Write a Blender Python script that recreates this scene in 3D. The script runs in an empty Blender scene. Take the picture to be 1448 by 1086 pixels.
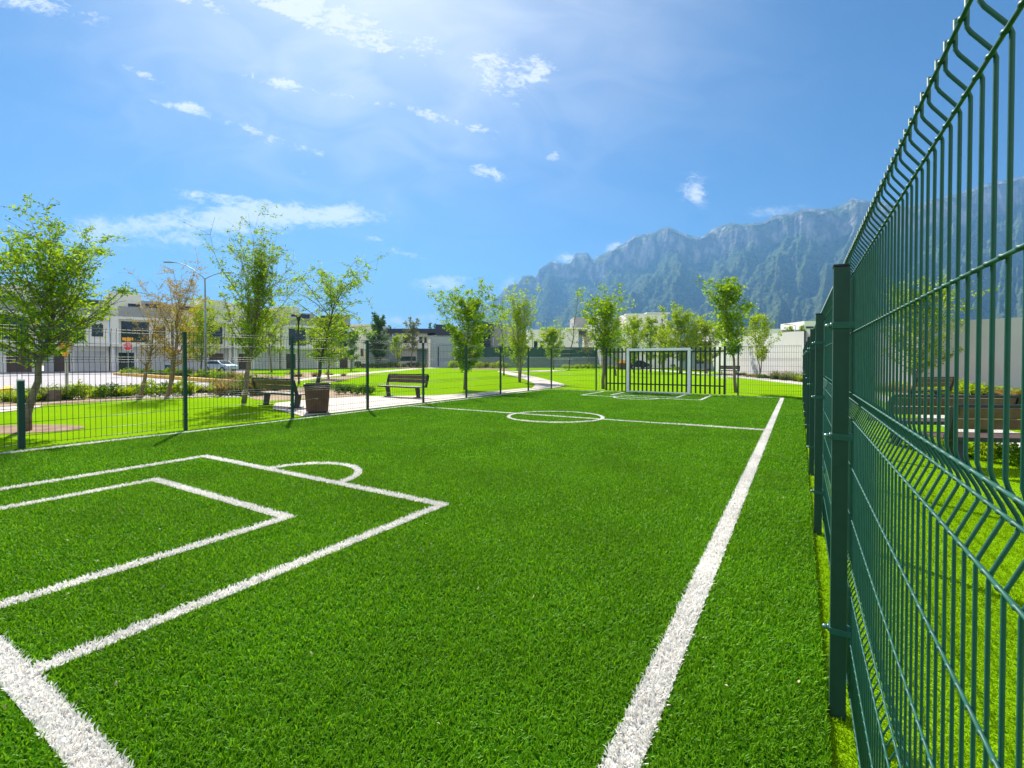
import bpy, math, random
import numpy as np
from mathutils import Vector, Matrix, noise as mnoise

R = math.radians
SC = bpy.context.scene
COL = SC.collection
random.seed(7)
RNG = np.random.default_rng(11)

# ------------------------------------------------------------------ camera
F = 669.7; CX = 724.0; CY = 518.3; PITCH = 0.0146; EYE = 1.55; YAW = 0.5449
cam_data = bpy.data.cameras.new("camera")
cam = bpy.data.objects.new("camera", cam_data); COL.objects.link(cam)
cam.location = (0, 0, EYE)
cam.rotation_euler = (math.pi / 2 - PITCH, 0, 0)
cam_data.sensor_width = 36.0
cam_data.lens = F / 1448 * 36
cam_data.shift_y = -(543 - CY) / 1448
cam_data.clip_start = 0.02; cam_data.clip_end = 40000
SC.camera = cam
SC.render.resolution_x = 1024; SC.render.resolution_y = 768
SC.cycles.use_denoising = True
SC.cycles.max_bounces = 10
SC.cycles.transparent_max_bounces = 12
SC.cycles.volume_bounces = 0
SC.view_settings.view_transform = 'Standard'
SC.view_settings.look = 'None'
SC.view_settings.exposure = 1.08
SC.view_settings.gamma = 1.0

# ------------------------------------------------------------------ sun and sky
SUN_AZ = -22.0     # degrees, clockwise from +Y
SUN_EL = 45.0
sd = Vector((math.sin(R(SUN_AZ)) * math.cos(R(SUN_EL)), math.cos(R(SUN_AZ)) * math.cos(R(SUN_EL)), math.sin(R(SUN_EL))))
sl = bpy.data.lights.new("sun", 'SUN'); sl.energy = 5.0; sl.angle = R(0.53); sl.color = (1.0, 0.94, 0.83)
so = bpy.data.objects.new("sun", sl); COL.objects.link(so)
so.rotation_euler = (-sd).to_track_quat('-Z', 'Y').to_euler()
so.location = (0, 0, 60)

world = bpy.data.worlds.new("World"); SC.world = world; world.use_nodes = True
nt = world.node_tree; nt.nodes.clear()
def N(tree, t, **kw):
    n = tree.nodes.new(t)
    for k, v in kw.items(): setattr(n, k, v)
    return n
def M_(tree, op, a, b=None, c=None, clamp=False):
    n = tree.nodes.new('ShaderNodeMath'); n.operation = op; n.use_clamp = clamp
    for i, x in enumerate((a, b, c)):
        if x is None: continue
        if hasattr(x, 'is_output'): tree.links.new(x, n.inputs[i])
        else: n.inputs[i].default_value = x
    return n.outputs[0]
def L_(tree, a, b): tree.links.new(a, b)
sky = N(nt, 'ShaderNodeTexSky', sky_type='NISHITA', sun_disc=False)
sky.sun_elevation = R(SUN_EL); sky.sun_rotation = R(SUN_AZ)
sky.altitude = 500; sky.air_density = 1.0; sky.dust_density = 0.6; sky.ozone_density = 2.2
hsv = N(nt, 'ShaderNodeHueSaturation'); hsv.inputs['Hue'].default_value = 0.497
hsv.inputs['Saturation'].default_value = 1.25; hsv.inputs['Value'].default_value = 1.0
L_(nt, sky.outputs[0], hsv.inputs['Color'])
tc = N(nt, 'ShaderNodeTexCoord')
sep = N(nt, 'ShaderNodeSeparateXYZ'); L_(nt, tc.outputs['Generated'], sep.inputs[0])
yc = M_(nt, 'MAXIMUM', sep.outputs[1], 0.08)
gx = M_(nt, 'DIVIDE', sep.outputs[0], yc); gz = M_(nt, 'DIVIDE', sep.outputs[2], yc)
CLOUDS = [(290,316,145,12,-2,1.45),(400,298,80,12,4,.85),(300,278,40,6,6,.8),(470,30,95,16,22,1.8),(400,5,70,14,25,1.3),(290,10,45,10,20,1.0),
 (715,100,58,26,-8,.95),(262,153,34,6,10,1.15),(345,183,46,9,22,.85),(425,212,34,6,14,1.0),(405,120,24,7,10,.9),(340,92,60,16,28,.52),
 (520,145,95,6,11,.72),(640,175,50,5,14,.45),(695,248,26,9,22,1.05),(981,268,16,17,-30,1.05),(622,403,24,7,0,1.2),(575,359,26,4,15,.9),(782,225,7,4,0,1.0),
 (70,12,70,10,8,.75),(205,108,30,5,25,.8),(480,300,20,7,0,.9),(530,338,16,3,10,.9),(600,452,130,9,0,.62),(640,395,18,4,0,1.0),
 (803,366,13,6,0,1.05),(870,348,12,5,-20,1.0),(722,400,20,8,-30,.8),(1105,300,70,8,-5,.45),(200,345,170,12,0,.55),(80,400,160,20,0,.45),(770,175,90,14,30,.40),(150,50,90,20,20,.32),(690,190,90,10,14,.5),(450,250,120,12,16,.38),(620,60,120,14,20,.5)]
mask = None
for (px, py, a, b, ang, w) in CLOUDS:
    ox, oz = (px - CX) / F, (508.5 - py) / F
    ca, sa = math.cos(R(-ang)), math.sin(R(-ang))
    dx = M_(nt, 'SUBTRACT', gx, ox); dz = M_(nt, 'SUBTRACT', gz, oz)
    u = M_(nt, 'ADD', M_(nt, 'MULTIPLY', dx, ca / (a / F)), M_(nt, 'MULTIPLY', dz, sa / (a / F)))
    v = M_(nt, 'ADD', M_(nt, 'MULTIPLY', dx, -sa / (b / F)), M_(nt, 'MULTIPLY', dz, ca / (b / F)))
    q = M_(nt, 'ADD', M_(nt, 'MULTIPLY', u, u), M_(nt, 'MULTIPLY', v, v))
    m = M_(nt, 'MULTIPLY', M_(nt, 'POWER', math.e, M_(nt, 'MULTIPLY', q, -0.50)), w)
    mask = m if mask is None else M_(nt, 'ADD', mask, m)
cmb = N(nt, 'ShaderNodeCombineXYZ'); L_(nt, M_(nt, 'ADD', M_(nt,'MULTIPLY',gx,1.0), M_(nt,'MULTIPLY',gz,.35)), cmb.inputs[0]); L_(nt, M_(nt, 'MULTIPLY', gz, 1.9), cmb.inputs[1])
nz = N(nt, 'ShaderNodeTexNoise'); nz.inputs['Scale'].default_value = 11; nz.inputs['Detail'].default_value = 9; nz.inputs['Roughness'].default_value = .66; nz.inputs['Distortion'].default_value = .5
L_(nt, cmb.outputs[0], nz.inputs['Vector'])
nf = N(nt, 'ShaderNodeTexNoise'); nf.inputs['Scale'].default_value = 46; nf.inputs['Detail'].default_value = 8; nf.inputs['Roughness'].default_value = .7; nf.inputs['Distortion'].default_value = .8
L_(nt, cmb.outputs[0], nf.inputs['Vector'])
fb_ = M_(nt, 'ADD', M_(nt, 'MULTIPLY', M_(nt, 'SUBTRACT', nz.outputs[0], 0.5), 4.2), M_(nt, 'MULTIPLY', M_(nt, 'SUBTRACT', nf.outputs[0], 0.5), 3.4))
cl = M_(nt, 'ADD', fb_, M_(nt, 'SUBTRACT', M_(nt, 'MINIMUM', mask, 1.55), 0.40))
mr = N(nt, 'ShaderNodeMapRange', interpolation_type='SMOOTHSTEP'); L_(nt, cl, mr.inputs[0]); mr.inputs[1].default_value = -.30; mr.inputs[2].default_value = 1.35
gate = M_(nt, 'MULTIPLY', mr.outputs[0], M_(nt, 'MULTIPLY', M_(nt, 'SUBTRACT', mask, .12), 1.7, clamp=True))
gate = M_(nt, 'MULTIPLY', gate, M_(nt, 'GREATER_THAN', sep.outputs[1], 0.08))
# white sun glare painted into the sky, then a broad faint cirrus
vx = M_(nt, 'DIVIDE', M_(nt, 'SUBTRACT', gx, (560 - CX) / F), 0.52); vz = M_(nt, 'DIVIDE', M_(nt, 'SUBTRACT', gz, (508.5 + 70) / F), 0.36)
sun_glare = M_(nt, 'POWER', math.e, M_(nt, 'MULTIPLY', M_(nt, 'ADD', M_(nt, 'MULTIPLY', vx, vx), M_(nt, 'MULTIPLY', vz, vz)), -1.0))
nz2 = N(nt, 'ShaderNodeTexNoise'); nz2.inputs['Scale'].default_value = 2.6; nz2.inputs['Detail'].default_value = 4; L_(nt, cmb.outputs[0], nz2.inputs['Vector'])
sun_glare = M_(nt, 'MULTIPLY', sun_glare, M_(nt, 'MULTIPLY_ADD', nz2.outputs[0], .9, .35))
sun_glare = M_(nt, 'MULTIPLY', sun_glare, M_(nt, 'GREATER_THAN', sep.outputs[1], 0.08))
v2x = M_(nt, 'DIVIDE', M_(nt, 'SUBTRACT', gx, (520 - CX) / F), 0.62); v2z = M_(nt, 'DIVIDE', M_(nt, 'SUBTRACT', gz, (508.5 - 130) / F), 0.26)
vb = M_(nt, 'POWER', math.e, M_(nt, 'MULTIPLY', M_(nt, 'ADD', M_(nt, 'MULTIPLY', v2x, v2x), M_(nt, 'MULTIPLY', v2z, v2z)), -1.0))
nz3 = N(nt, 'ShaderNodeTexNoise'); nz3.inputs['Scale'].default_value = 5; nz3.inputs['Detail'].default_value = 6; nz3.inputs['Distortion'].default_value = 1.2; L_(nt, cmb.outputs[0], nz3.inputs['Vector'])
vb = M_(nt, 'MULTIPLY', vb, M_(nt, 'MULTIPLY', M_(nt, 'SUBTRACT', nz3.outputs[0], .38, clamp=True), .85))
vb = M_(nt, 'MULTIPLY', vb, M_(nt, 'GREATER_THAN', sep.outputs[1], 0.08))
tot = M_(nt, 'MAXIMUM', gate, M_(nt, 'ADD', M_(nt, 'MULTIPLY', sun_glare, .92), vb), clamp=True)
# bright clouds added unseen behind the camera to fill the shaded fronts
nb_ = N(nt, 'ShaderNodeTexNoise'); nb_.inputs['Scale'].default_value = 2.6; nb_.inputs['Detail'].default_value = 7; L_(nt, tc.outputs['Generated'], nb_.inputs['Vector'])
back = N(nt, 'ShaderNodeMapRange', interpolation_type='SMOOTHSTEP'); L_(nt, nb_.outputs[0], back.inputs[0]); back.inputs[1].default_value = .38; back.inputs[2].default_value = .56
back_fill = M_(nt, 'MULTIPLY', back.outputs[0], M_(nt, 'MULTIPLY', M_(nt, 'SUBTRACT', -0.12, sep.outputs[1]), 4.0, clamp=True))
tint = N(nt, 'ShaderNodeMixRGB', blend_type='MULTIPLY'); tint.inputs[0].default_value = 1.0
tint.inputs[2].default_value = (0.42, 0.63, 0.80, 1); L_(nt, hsv.outputs[0], tint.inputs[1])
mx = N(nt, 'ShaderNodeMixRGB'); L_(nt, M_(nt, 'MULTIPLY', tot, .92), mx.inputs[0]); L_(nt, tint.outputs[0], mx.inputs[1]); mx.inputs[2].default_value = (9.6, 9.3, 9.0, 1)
bg = N(nt, 'ShaderNodeBackground'); bg.inputs[1].default_value = 0.055; mb2 = N(nt, 'ShaderNodeMixRGB'); L_(nt, back_fill, mb2.inputs[0]); L_(nt, mx.outputs[0], mb2.inputs[1]); mb2.inputs[2].default_value = (15.5, 14.8, 14.0, 1); L_(nt, mb2.outputs[0], bg.inputs[0])
wo = N(nt, 'ShaderNodeOutputWorld'); L_(nt, bg.outputs[0], wo.inputs[0])

# ------------------------------------------------------------------ coordinates
cY, sY = math.cos(YAW), math.sin(YAW)
def PW(v, u, z=0.0): return Vector((v * cY + u * sY, -v * sY + u * cY, z))
def WP(x, y): return (x * cY - y * sY, x * sY + y * cY)
def ray(px, py):
    x, y, z = (px - CX) / F, 1.0, -(py - CY) / F
    c, s = math.cos(-PITCH), math.sin(-PITCH)
    return Vector((x, y * c - z * s, y * s + z * c))
def G(px, py, z=0.0):                       # where a sight line meets the ground
    r = ray(px, py); t = (z - EYE) / r.z
    return Vector((r.x * t, r.y * t, z))
def AT(px, Y, z=0.0): return Vector(((px - CX) / F * Y, Y, z))
def HZ(py, Y): r = ray(CX, py); return EYE + r.z / r.y * Y

# ------------------------------------------------------------------ object helpers
class MB:
    def __init__(s): s.v = []; s.f = []; s.u = []
    def add(s, vs, fs):
        o = len(s.v); s.v.extend([tuple(p) for p in vs]); s.f.extend([tuple(i + o for i in f) for f in fs])
    def box(s, x0, x1, y0, y1, z0, z1, M=None):
        vs = [Vector((x, y, z)) for z in (z0, z1) for (x, y) in ((x0, y0), (x1, y0), (x1, y1), (x0, y1))]
        if M is not None: vs = [M @ p for p in vs]
        s.add(vs, [(0, 3, 2, 1), (4, 5, 6, 7), (0, 1, 5, 4), (1, 2, 6, 5), (2, 3, 7, 6), (3, 0, 4, 7)])
    def tube(s, pts, r, n=8, caps=True):
        pts = [Vector(p) for p in pts]; k = len(pts)
        rs = r if isinstance(r, (list, tuple)) else [r] * k
        ref = None; vs = []
        for i, p in enumerate(pts):
            d = (pts[min(i + 1, k - 1)] - pts[max(i - 1, 0)])
            d = d.normalized() if d.length > 1e-9 else Vector((0, 0, 1))
            if ref is None:
                ref = Vector((1, 0, 0)) if abs(d.x) < .8 else Vector((0, 1, 0))
            a = (ref - d * ref.dot(d))
            if a.length < 1e-6: a = d.orthogonal()
            a.normalize(); ref = a; b = d.cross(a)
            for j in range(n):
                t = 2 * math.pi * j / n
                vs.append(p + (a * math.cos(t) + b * math.sin(t)) * rs[i])
        fs = []
        for i in range(k - 1):
            for j in range(n):
                j2 = (j + 1) % n
                fs.append((i * n + j, i * n + j2, (i + 1) * n + j2, (i + 1) * n + j))
        if caps:
            fs.append(tuple(range(n - 1, -1, -1))); fs.append(tuple((k - 1) * n + j for j in range(n)))
        s.add(vs, fs)
    def prism(s, poly, z0, z1, M=None):      # polygon in xy, counter-clockwise
        n = len(poly)
        vs = [Vector((x, y, z0)) for x, y in poly] + [Vector((x, y, z1)) for x, y in poly]
        if M is not None: vs = [M @ p for p in vs]
        s.add(vs, [tuple(range(n - 1, -1, -1)), tuple(range(n, 2 * n))] + [(i, (i + 1) % n, n + (i + 1) % n, n + i) for i in range(n)])
    def build(s, name, mat, parent=None, smooth=False, bevel=0):
        me = bpy.data.meshes.new(name); me.from_pydata(s.v, [], s.f); me.materials.append(mat)
        if smooth: me.polygons.foreach_set('use_smooth', [True] * len(me.polygons))
        me.update()
        o = bpy.data.objects.new(name, me); COL.objects.link(o)
        if parent is not None: o.parent = parent
        if bevel:
            b = o.modifiers.new('bevel', 'BEVEL'); b.width = bevel; b.segments = 2; b.limit_method = 'ANGLE'; b.angle_limit = R(40)
        return o
def npmesh(name, V, Fc, k, mat, parent=None, smooth=False):   # numpy faces of k corners
    me = bpy.data.meshes.new(name)
    me.vertices.add(len(V)); me.vertices.foreach_set('co', np.ascontiguousarray(V, dtype=np.float32).ravel())
    me.loops.add(Fc.size); me.loops.foreach_set('vertex_index', np.ascontiguousarray(Fc, dtype=np.int32).ravel())
    me.polygons.add(len(Fc)); me.polygons.foreach_set('loop_start', np.arange(0, Fc.size, k, dtype=np.int32))
    me.polygons.foreach_set('loop_total', np.full(len(Fc), k, dtype=np.int32))
    if smooth: me.polygons.foreach_set('use_smooth', np.ones(len(Fc), dtype=bool))
    me.update(calc_edges=True); me.materials.append(mat)
    o = bpy.data.objects.new(name, me); COL.objects.link(o)
    if parent is not None: o.parent = parent
    return o
def tag(o, label=None, cat=None, group=None, kind=None):
    if label: o['label'] = label
    if cat: o['category'] = cat
    if group: o['group'] = group
    if kind: o['kind'] = kind
    return o
def empty(name, loc, rz=0.0):
    o = bpy.data.objects.new(name, None); COL.objects.link(o); o.location = loc; o.rotation_euler = (0, 0, rz); o.empty_display_size = .2
    return o
KIDS = {}
def copy_tree(o, parent=None):
    c = o.copy(); COL.objects.link(c)
    if parent is not None: c.parent = parent
    for ch in list(o.children): copy_tree(ch, c)
    return c

# ------------------------------------------------------------------ materials
def principled(name, col, rough=.6, metal=0.0, var=0.0, scale=5.0, bump=0.0, bscale=30.0, spec=None, col2=None, detail=4):
    m = bpy.data.materials.new(name); m.use_nodes = True; t = m.node_tree
    p = t.nodes['Principled BSDF']
    p.inputs['Base Color'].default_value = (*col, 1); p.inputs['Roughness'].default_value = rough; p.inputs['Metallic'].default_value = metal
    if spec is not None: p.inputs['Specular IOR Level'].default_value = spec
    co = N(t, 'ShaderNodeTexCoord')
    if var or col2:
        n = N(t, 'ShaderNodeTexNoise'); n.inputs['Scale'].default_value = scale; n.inputs['Detail'].default_value = detail
        L_(t, co.outputs['Object'], n.inputs['Vector'])
        r = N(t, 'ShaderNodeValToRGB'); r.color_ramp.elements[0].position = .3; r.color_ramp.elements[1].position = .7
        c2 = col2 if col2 else tuple(min(1, x * (1 + var)) for x in col)
        c1 = col if col2 else tuple(x * (1 - var) for x in col)
        r.color_ramp.elements[0].color = (*c1, 1); r.color_ramp.elements[1].color = (*c2, 1)
        L_(t, n.outputs[0], r.inputs[0]); L_(t, r.outputs[0], p.inputs['Base Color'])
    if bump:
        n = N(t, 'ShaderNodeTexNoise'); n.inputs['Scale'].default_value = bscale; n.inputs['Detail'].default_value = 5
        L_(t, co.outputs['Object'], n.inputs['Vector'])
        b = N(t, 'ShaderNodeBump'); b.inputs['Strength'].default_value = bump; b.inputs['Distance'].default_value = .02
        L_(t, n.outputs[0], b.inputs['Height']); L_(t, b.outputs[0], p.inputs['Normal'])
    return m
def leafmat(name, c1, c2, trans=.5, tcol=None, gloss=.03, rough=.45):
    m = bpy.data.materials.new(name); m.use_nodes = True; t = m.node_tree; t.nodes.clear()
    g = N(t, 'ShaderNodeNewGeometry')
    r = N(t, 'ShaderNodeMixRGB'); L_(t, g.outputs['Random Per Island'], r.inputs[0]); r.inputs[1].default_value = (*c1, 1); r.inputs[2].default_value = (*c2, 1)
    co = N(t, 'ShaderNodeTexCoord'); n = N(t, 'ShaderNodeTexNoise'); n.inputs['Scale'].default_value = .9; n.inputs['Detail'].default_value = 3
    L_(t, co.outputs['Object'], n.inputs['Vector'])
    hv = N(t, 'ShaderNodeHueSaturation'); L_(t, r.outputs[0], hv.inputs['Color']); L_(t, M_(t, 'MULTIPLY_ADD', n.outputs[0], .8, .6), hv.inputs['Value'])
    d = N(t, 'ShaderNodeBsdfDiffuse'); L_(t, hv.outputs[0], d.inputs[0])
    tr = N(t, 'ShaderNodeBsdfTranslucent')
    tm = N(t, 'ShaderNodeMixRGB', blend_type='MULTIPLY'); tm.inputs[0].default_value = 1; L_(t, hv.outputs[0], tm.inputs[1]); tm.inputs[2].default_value = (*(tcol or (1.9, 1.5, .55)), 1)
    L_(t, tm.outputs[0], tr.inputs[0])
    a = N(t, 'ShaderNodeMixShader'); a.inputs[0].default_value = trans; L_(t, d.outputs[0], a.inputs[1]); L_(t, tr.outputs[0], a.inputs[2])
    gl = N(t, 'ShaderNodeBsdfGlossy'); gl.inputs['Roughness'].default_value = rough
    b = N(t, 'ShaderNodeMixShader'); lw = N(t, 'ShaderNodeLayerWeight'); lw.inputs[0].default_value = .25
    L_(t, M_(t, 'MULTIPLY', lw.outputs['Fresnel'], gloss), b.inputs[0])
    L_(t, a.outputs[0], b.inputs[1]); L_(t, gl.outputs[0], b.inputs[2])
    o = N(t, 'ShaderNodeOutputMaterial'); L_(t, b.outputs[0], o.inputs[0])
    return m
MT = dict(
 green=principled('green_powder_coat', (.008, .088, .064), .52, var=.15, scale=20, bump=.06, bscale=350),
 greend=principled('dark_green_paint', (.005, .048, .032), .5, var=.1, scale=20),
 steel=principled('zinc_bolt', (.18, .30, .27), .35, .7),
 black=principled('black_steel', (.012, .016, .016), .4),
 white=principled('white_paint', (.84, .88, .88), .4, var=.06, scale=3),
 wood=principled('brown_slats', (.075, .036, .021), .5, col2=(.16, .085, .05), scale=6, detail=8),
 asphalt=principled('pale_street', (.34, .32, .33), .9, col2=(.42, .39, .40), scale=.5, detail=8),
 conc=principled('concrete', (.42, .39, .36), .9, col2=(.54, .50, .46), scale=1.2, bump=.3, bscale=40),
 paver=principled('pale_pavers', (.50, .43, .38), .9, col2=(.62, .55, .50), scale=2.0, bump=.3, bscale=30),
 soil=principled('mulch', (.20, .125, .07), .95, col2=(.42, .32, .19), scale=3, bump=.9, bscale=12, detail=9),
 soilr=principled('red_mulch', (.16, .085, .05), .95, col2=(.34, .23, .14), scale=3, bump=.9, bscale=12, detail=9),
 yellow=principled('yellow_kerb_paint', (.72, .42, .06), .7, var=.15, scale=2),
 swhite=principled('white_stucco', (.88, .83, .76), .85, var=.05, scale=.6, bump=.15, bscale=20),
 scream=principled('cream_stucco', (.76, .71, .62), .85, var=.06, scale=.6, bump=.15, bscale=20),
 sgray=principled('gray_stucco', (.38, .37, .375), .85, var=.06, scale=.6),
 sdark=principled('charcoal_stucco', (.035, .04, .06), .7, var=.1, scale=.6),
 sblue=principled('bluish_gray_stucco', (.34, .39, .43), .85, var=.05, scale=.5),
 stan=principled('brown_stone', (.16, .11, .085), .8, col2=(.28, .21, .17), scale=2, detail=8),
 wall=principled('boundary_wall_stucco', (.50, .495, .51), .9, col2=(.62, .61, .625), scale=.25, bump=.25, bscale=9, detail=8),
 gwall=principled('green_gray_wall', (.20, .25, .25), .85, col2=(.25, .31, .31), scale=.4),
 glass=principled('dark_glass', (.015, .022, .03), .08, spec=.8),
 gdoor=principled('garage_door_panel', (.60, .57, .54), .6, var=.08, scale=1),
 brown=principled('brown_door', (.10, .05, .03), .5),
 red=principled('sign_red', (.62, .03, .04), .45),
 orange=principled('sign_orange', (.85, .36, .02), .45),
 signw=principled('sign_white', (.75, .75, .75), .45),
 blue=principled('blue_plastic', (.02, .06, .16), .45),
 carw=principled('silver_blue_car_paint', (.42, .55, .68), .25, .3),
 card=principled('dark_car_paint', (.03, .035, .04), .25, .3),
 rubber=principled('tyre_rubber', (.02, .02, .02), .8),
 bark=principled('bark', (.13, .095, .07), .9, col2=(.23, .18, .14), scale=14, bump=.8, bscale=40, detail=8),
 barkd=principled('dark_bark', (.045, .035, .026), .9, col2=(.10, .08, .06), scale=14, bump=.6, bscale=40),
 barky=principled('tan_bark', (.17, .12, .05), .9, col2=(.28, .20, .10), scale=10),
 pole=principled('galvanised_pole', (.22, .30, .31), .5, .3),
 stone=principled('pale_stone', (.45, .42, .38), .9, col2=(.62, .60, .56), scale=3),
 leaf=leafmat('leaf_green', (.10, .225, .006), (.24, .40, .015), .55),
 leafy=leafmat('leaf_yellow_green', (.16, .28, .008), (.28, .42, .015), .55),
 leafd=leafmat('leaf_dark_green', (.045, .12, .015), (.10, .21, .025), .45),
 leafo=leafmat('leaf_golden', (.34, .26, .03), (.48, .38, .07), .4, tcol=(1.3, 1.1, .6)),
 leafg=leafmat('leaf_gray_green', (.10, .14, .07), (.18, .22, .12), .4),
 leafr=leafmat('dry_grass', (.20, .16, .08), (.32, .28, .16), .35),
)

# ------------------------------------------------------------------ ground surfaces
def groundmat(name, c1, c2, c3, s1=1.5, s2=60, bump=.6, bs=120, rough=.9):
    m = bpy.data.materials.new(name); m.use_nodes = True; t = m.node_tree; p = t.nodes['Principled BSDF']
    p.inputs['Roughness'].default_value = rough; p.inputs['Specular IOR Level'].default_value = .0
    co = N(t, 'ShaderNodeTexCoord')
    n1 = N(t, 'ShaderNodeTexNoise'); n1.inputs['Scale'].default_value = s1; n1.inputs['Detail'].default_value = 6; L_(t, co.outputs['Object'], n1.inputs['Vector'])
    n2 = N(t, 'ShaderNodeTexNoise'); n2.inputs['Scale'].default_value = s2; n2.inputs['Detail'].default_value = 3; L_(t, co.outputs['Object'], n2.inputs['Vector'])
    r = N(t, 'ShaderNodeValToRGB'); r.color_ramp.elements[0].position = .3; r.color_ramp.elements[1].position = .7
    r.color_ramp.elements[0].color = (*c1, 1); r.color_ramp.elements[1].color = (*c2, 1); L_(t, n1.outputs[0], r.inputs[0])
    mx = N(t, 'ShaderNodeMixRGB'); L_(t, M_(t, 'MULTIPLY', M_(t, 'SUBTRACT', n2.outputs[0], .35, clamp=True), 1.8, clamp=True), mx.inputs[0]); L_(t, r.outputs[0], mx.inputs[1]); mx.inputs[2].default_value = (*c3, 1)
    L_(t, mx.outputs[0], p.inputs['Base Color'])
    n3 = N(t, 'ShaderNodeTexNoise'); n3.inputs['Scale'].default_value = bs; n3.inputs['Detail'].default_value = 4; L_(t, co.outputs['Object'], n3.inputs['Vector'])
    b = N(t, 'ShaderNodeBump'); b.inputs['Strength'].default_value = bump; b.inputs['Distance'].default_value = .03
    L_(t, n3.outputs[0], b.inputs['Height']); L_(t, b.outputs[0], p.inputs['Normal'])
    return m
MT['ground'] = groundmat('far_ground', (.10, .12, .05), (.17, .16, .10), (.08, .11, .04), .02, 1.0, .3, 4)
MT['lawn'] = groundmat('lawn_surface', (.185, .365, .004), (.24, .42, .005), (.15, .31, .006), .5, 40, .7, 90)
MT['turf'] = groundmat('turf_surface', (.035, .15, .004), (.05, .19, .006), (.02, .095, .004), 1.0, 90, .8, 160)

def sheet(name, pts, z, mat, kind='structure', label=None, cat=None):
    me = bpy.data.meshes.new(name); me.from_pydata([(p[0], p[1], z) for p in pts], [], [tuple(range(len(pts)))]); me.materials.append(mat); me.update()
    if me.polygons[0].normal.z < 0: me.flip_normals()
    o = bpy.data.objects.new(name, me); COL.objects.link(o); o['kind'] = kind
    return o
disc = [(5200 * math.cos(2 * math.pi * i / 64), 5200 * math.sin(2 * math.pi * i / 64)) for i in range(64)]
sheet('ground', disc, -.045, MT['ground'])
sheet('lawn', [(-95, -12), (110, -12), (110, 150), (-95, 150)], -.036, MT['lawn'])
TV0, TV1, TU0, TU1 = -11.50, .115, -2.5, 22.45
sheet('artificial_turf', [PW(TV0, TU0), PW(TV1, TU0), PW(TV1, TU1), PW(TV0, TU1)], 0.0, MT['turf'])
# street on the left, its pavement, the planted island
sheet('street', [G(-260, 552), G(0, 550), G(180, 549), G(330, 547.5), G(362, 545.5), G(352, 543), G(345, 520.2), G(560, 516.2), G(560, 515.2), G(330, 516.5), G(160, 521.5), G(0, 526), G(-260, 531)], -.032, MT['asphalt'])
sheet('pavement', [G(-260, 533.5), G(0, 528.0), G(160, 522.8), G(330, 517.5), G(330, 512.5), G(160, 516), G(-260, 520)], -.028, MT['conc'])
isl = [(160, 529.6), (180, 531.2), (215, 533.8), (255, 536.8), (300, 540.3), (330, 542.3), (350, 543.2), (420, 541), (420, 534), (352, 527), (300, 524.3), (220, 526)]
sheet('planting_island', [G(*p) for p in isl], -.024, MT['soilr'])
sheet('planting_bed', [G(-60, 579), G(0, 575), G(120, 568.5), G(180, 564.5), G(260, 561.5), G(330, 559), G(352, 559), G(352, 547), G(180, 549), G(-60, 552)], -.022, MT['soil'])
sheet('footpath', [G(-200, 598), G(-60, 588), G(0, 582), G(50, 576), G(62, 572.5), G(0, 574), G(-200, 577)], -.018, MT['paver'])
# pavers under the benches and the path along the fence
sheet('paved_walk', [PW(-11.75, 8.2), PW(-11.75, 22.9), PW(-12.9, 22.6), PW(-13.0, 17.8), PW(-13.9, 15.8), PW(-15.6, 14.2), PW(-16.6, 12.4), PW(-16.2, 10.2), PW(-14.45, 9.0)], -.016, MT['paver'])
sheet('branch_path', [G(704, 525.6), G(716, 525.2), G(740, 529), G(768, 535), G(797, 542.6), G(798, 545), G(786, 547.8), G(752, 548.6), G(757, 543), G(742, 536)], -.012, MT['paver'])
sheet('branch_path', [G(716, 525.2), G(738, 526.2), G(800, 524), G(800, 522.8), G(738, 524.4), G(704, 524.6), G(704, 525.6)], -.010, MT['paver'])
sheet('garden_path', [G(300, 547), G(395, 543), G(430, 537.2), G(470, 531.5), G(540, 526.2), G(590, 521.6), G(634, 519.4), G(634, 518.7), G(588, 520.3), G(535, 524.6), G(455, 530.4), G(415, 537), G(352, 542.5)], -.026, MT['paver'])
sheet('planting_bed', [G(400, 541), G(404, 529), G(430, 526.3), G(456, 527.2), G(462, 529.3), G(420, 535.8)], -.020, MT['soil'])
sheet('planting_bed', [G(436, 538.5), G(462, 534), G(530, 527.6), G(516, 531.2), G(470, 540.2)], -.014, MT['soil'])
sheet('planting_bed', [G(352, 562), G(352, 545), G(420, 546), G(470, 549), G(520, 556.5), G(520, 560), G(470, 561), G(380, 566)], -.030, MT['soil'])
sheet('planting_bed', [G(480, 516.5), G(560, 516.3), G(604, 517.5), G(604, 520.6), G(520, 521)], -.019, MT['soilr'])
sheet('planting_bed', [G(640, 521.5), G(720, 522.5), G(720, 520), G(640, 518.6)], -.019, MT['soilr'])
# right-hand path and the bed along the wall
sheet('footpath', [G(855, 518.6), G(894, 521.4), G(957, 526.0), G(1044, 533.8), G(1140, 544), G(1230, 559), G(1330, 600), G(1448, 641), G(1700, 760), G(1700, 690), G(1448, 612), G(1330, 584), G(1230, 551), G(1140, 539.5), G(1044, 531.3), G(957, 524.6), G(894, 520.2), G(855, 517.6)], -.028, MT['conc'])
sheet('planting_bed', [G(1010, 528), G(1044, 531.2), G(1140, 539.4), G(1230, 550.8), G(1330, 566), G(1500, 580), G(1500, 552), G(1330, 545), G(1140, 533), G(1040, 526)], -.024, MT['soilr'])
sheet('planting_bed', [G(960, 518.5), G(1010, 519.5), G(1030, 525), G(1000, 524), G(960, 521.5)], -.024, MT['conc'])

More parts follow.
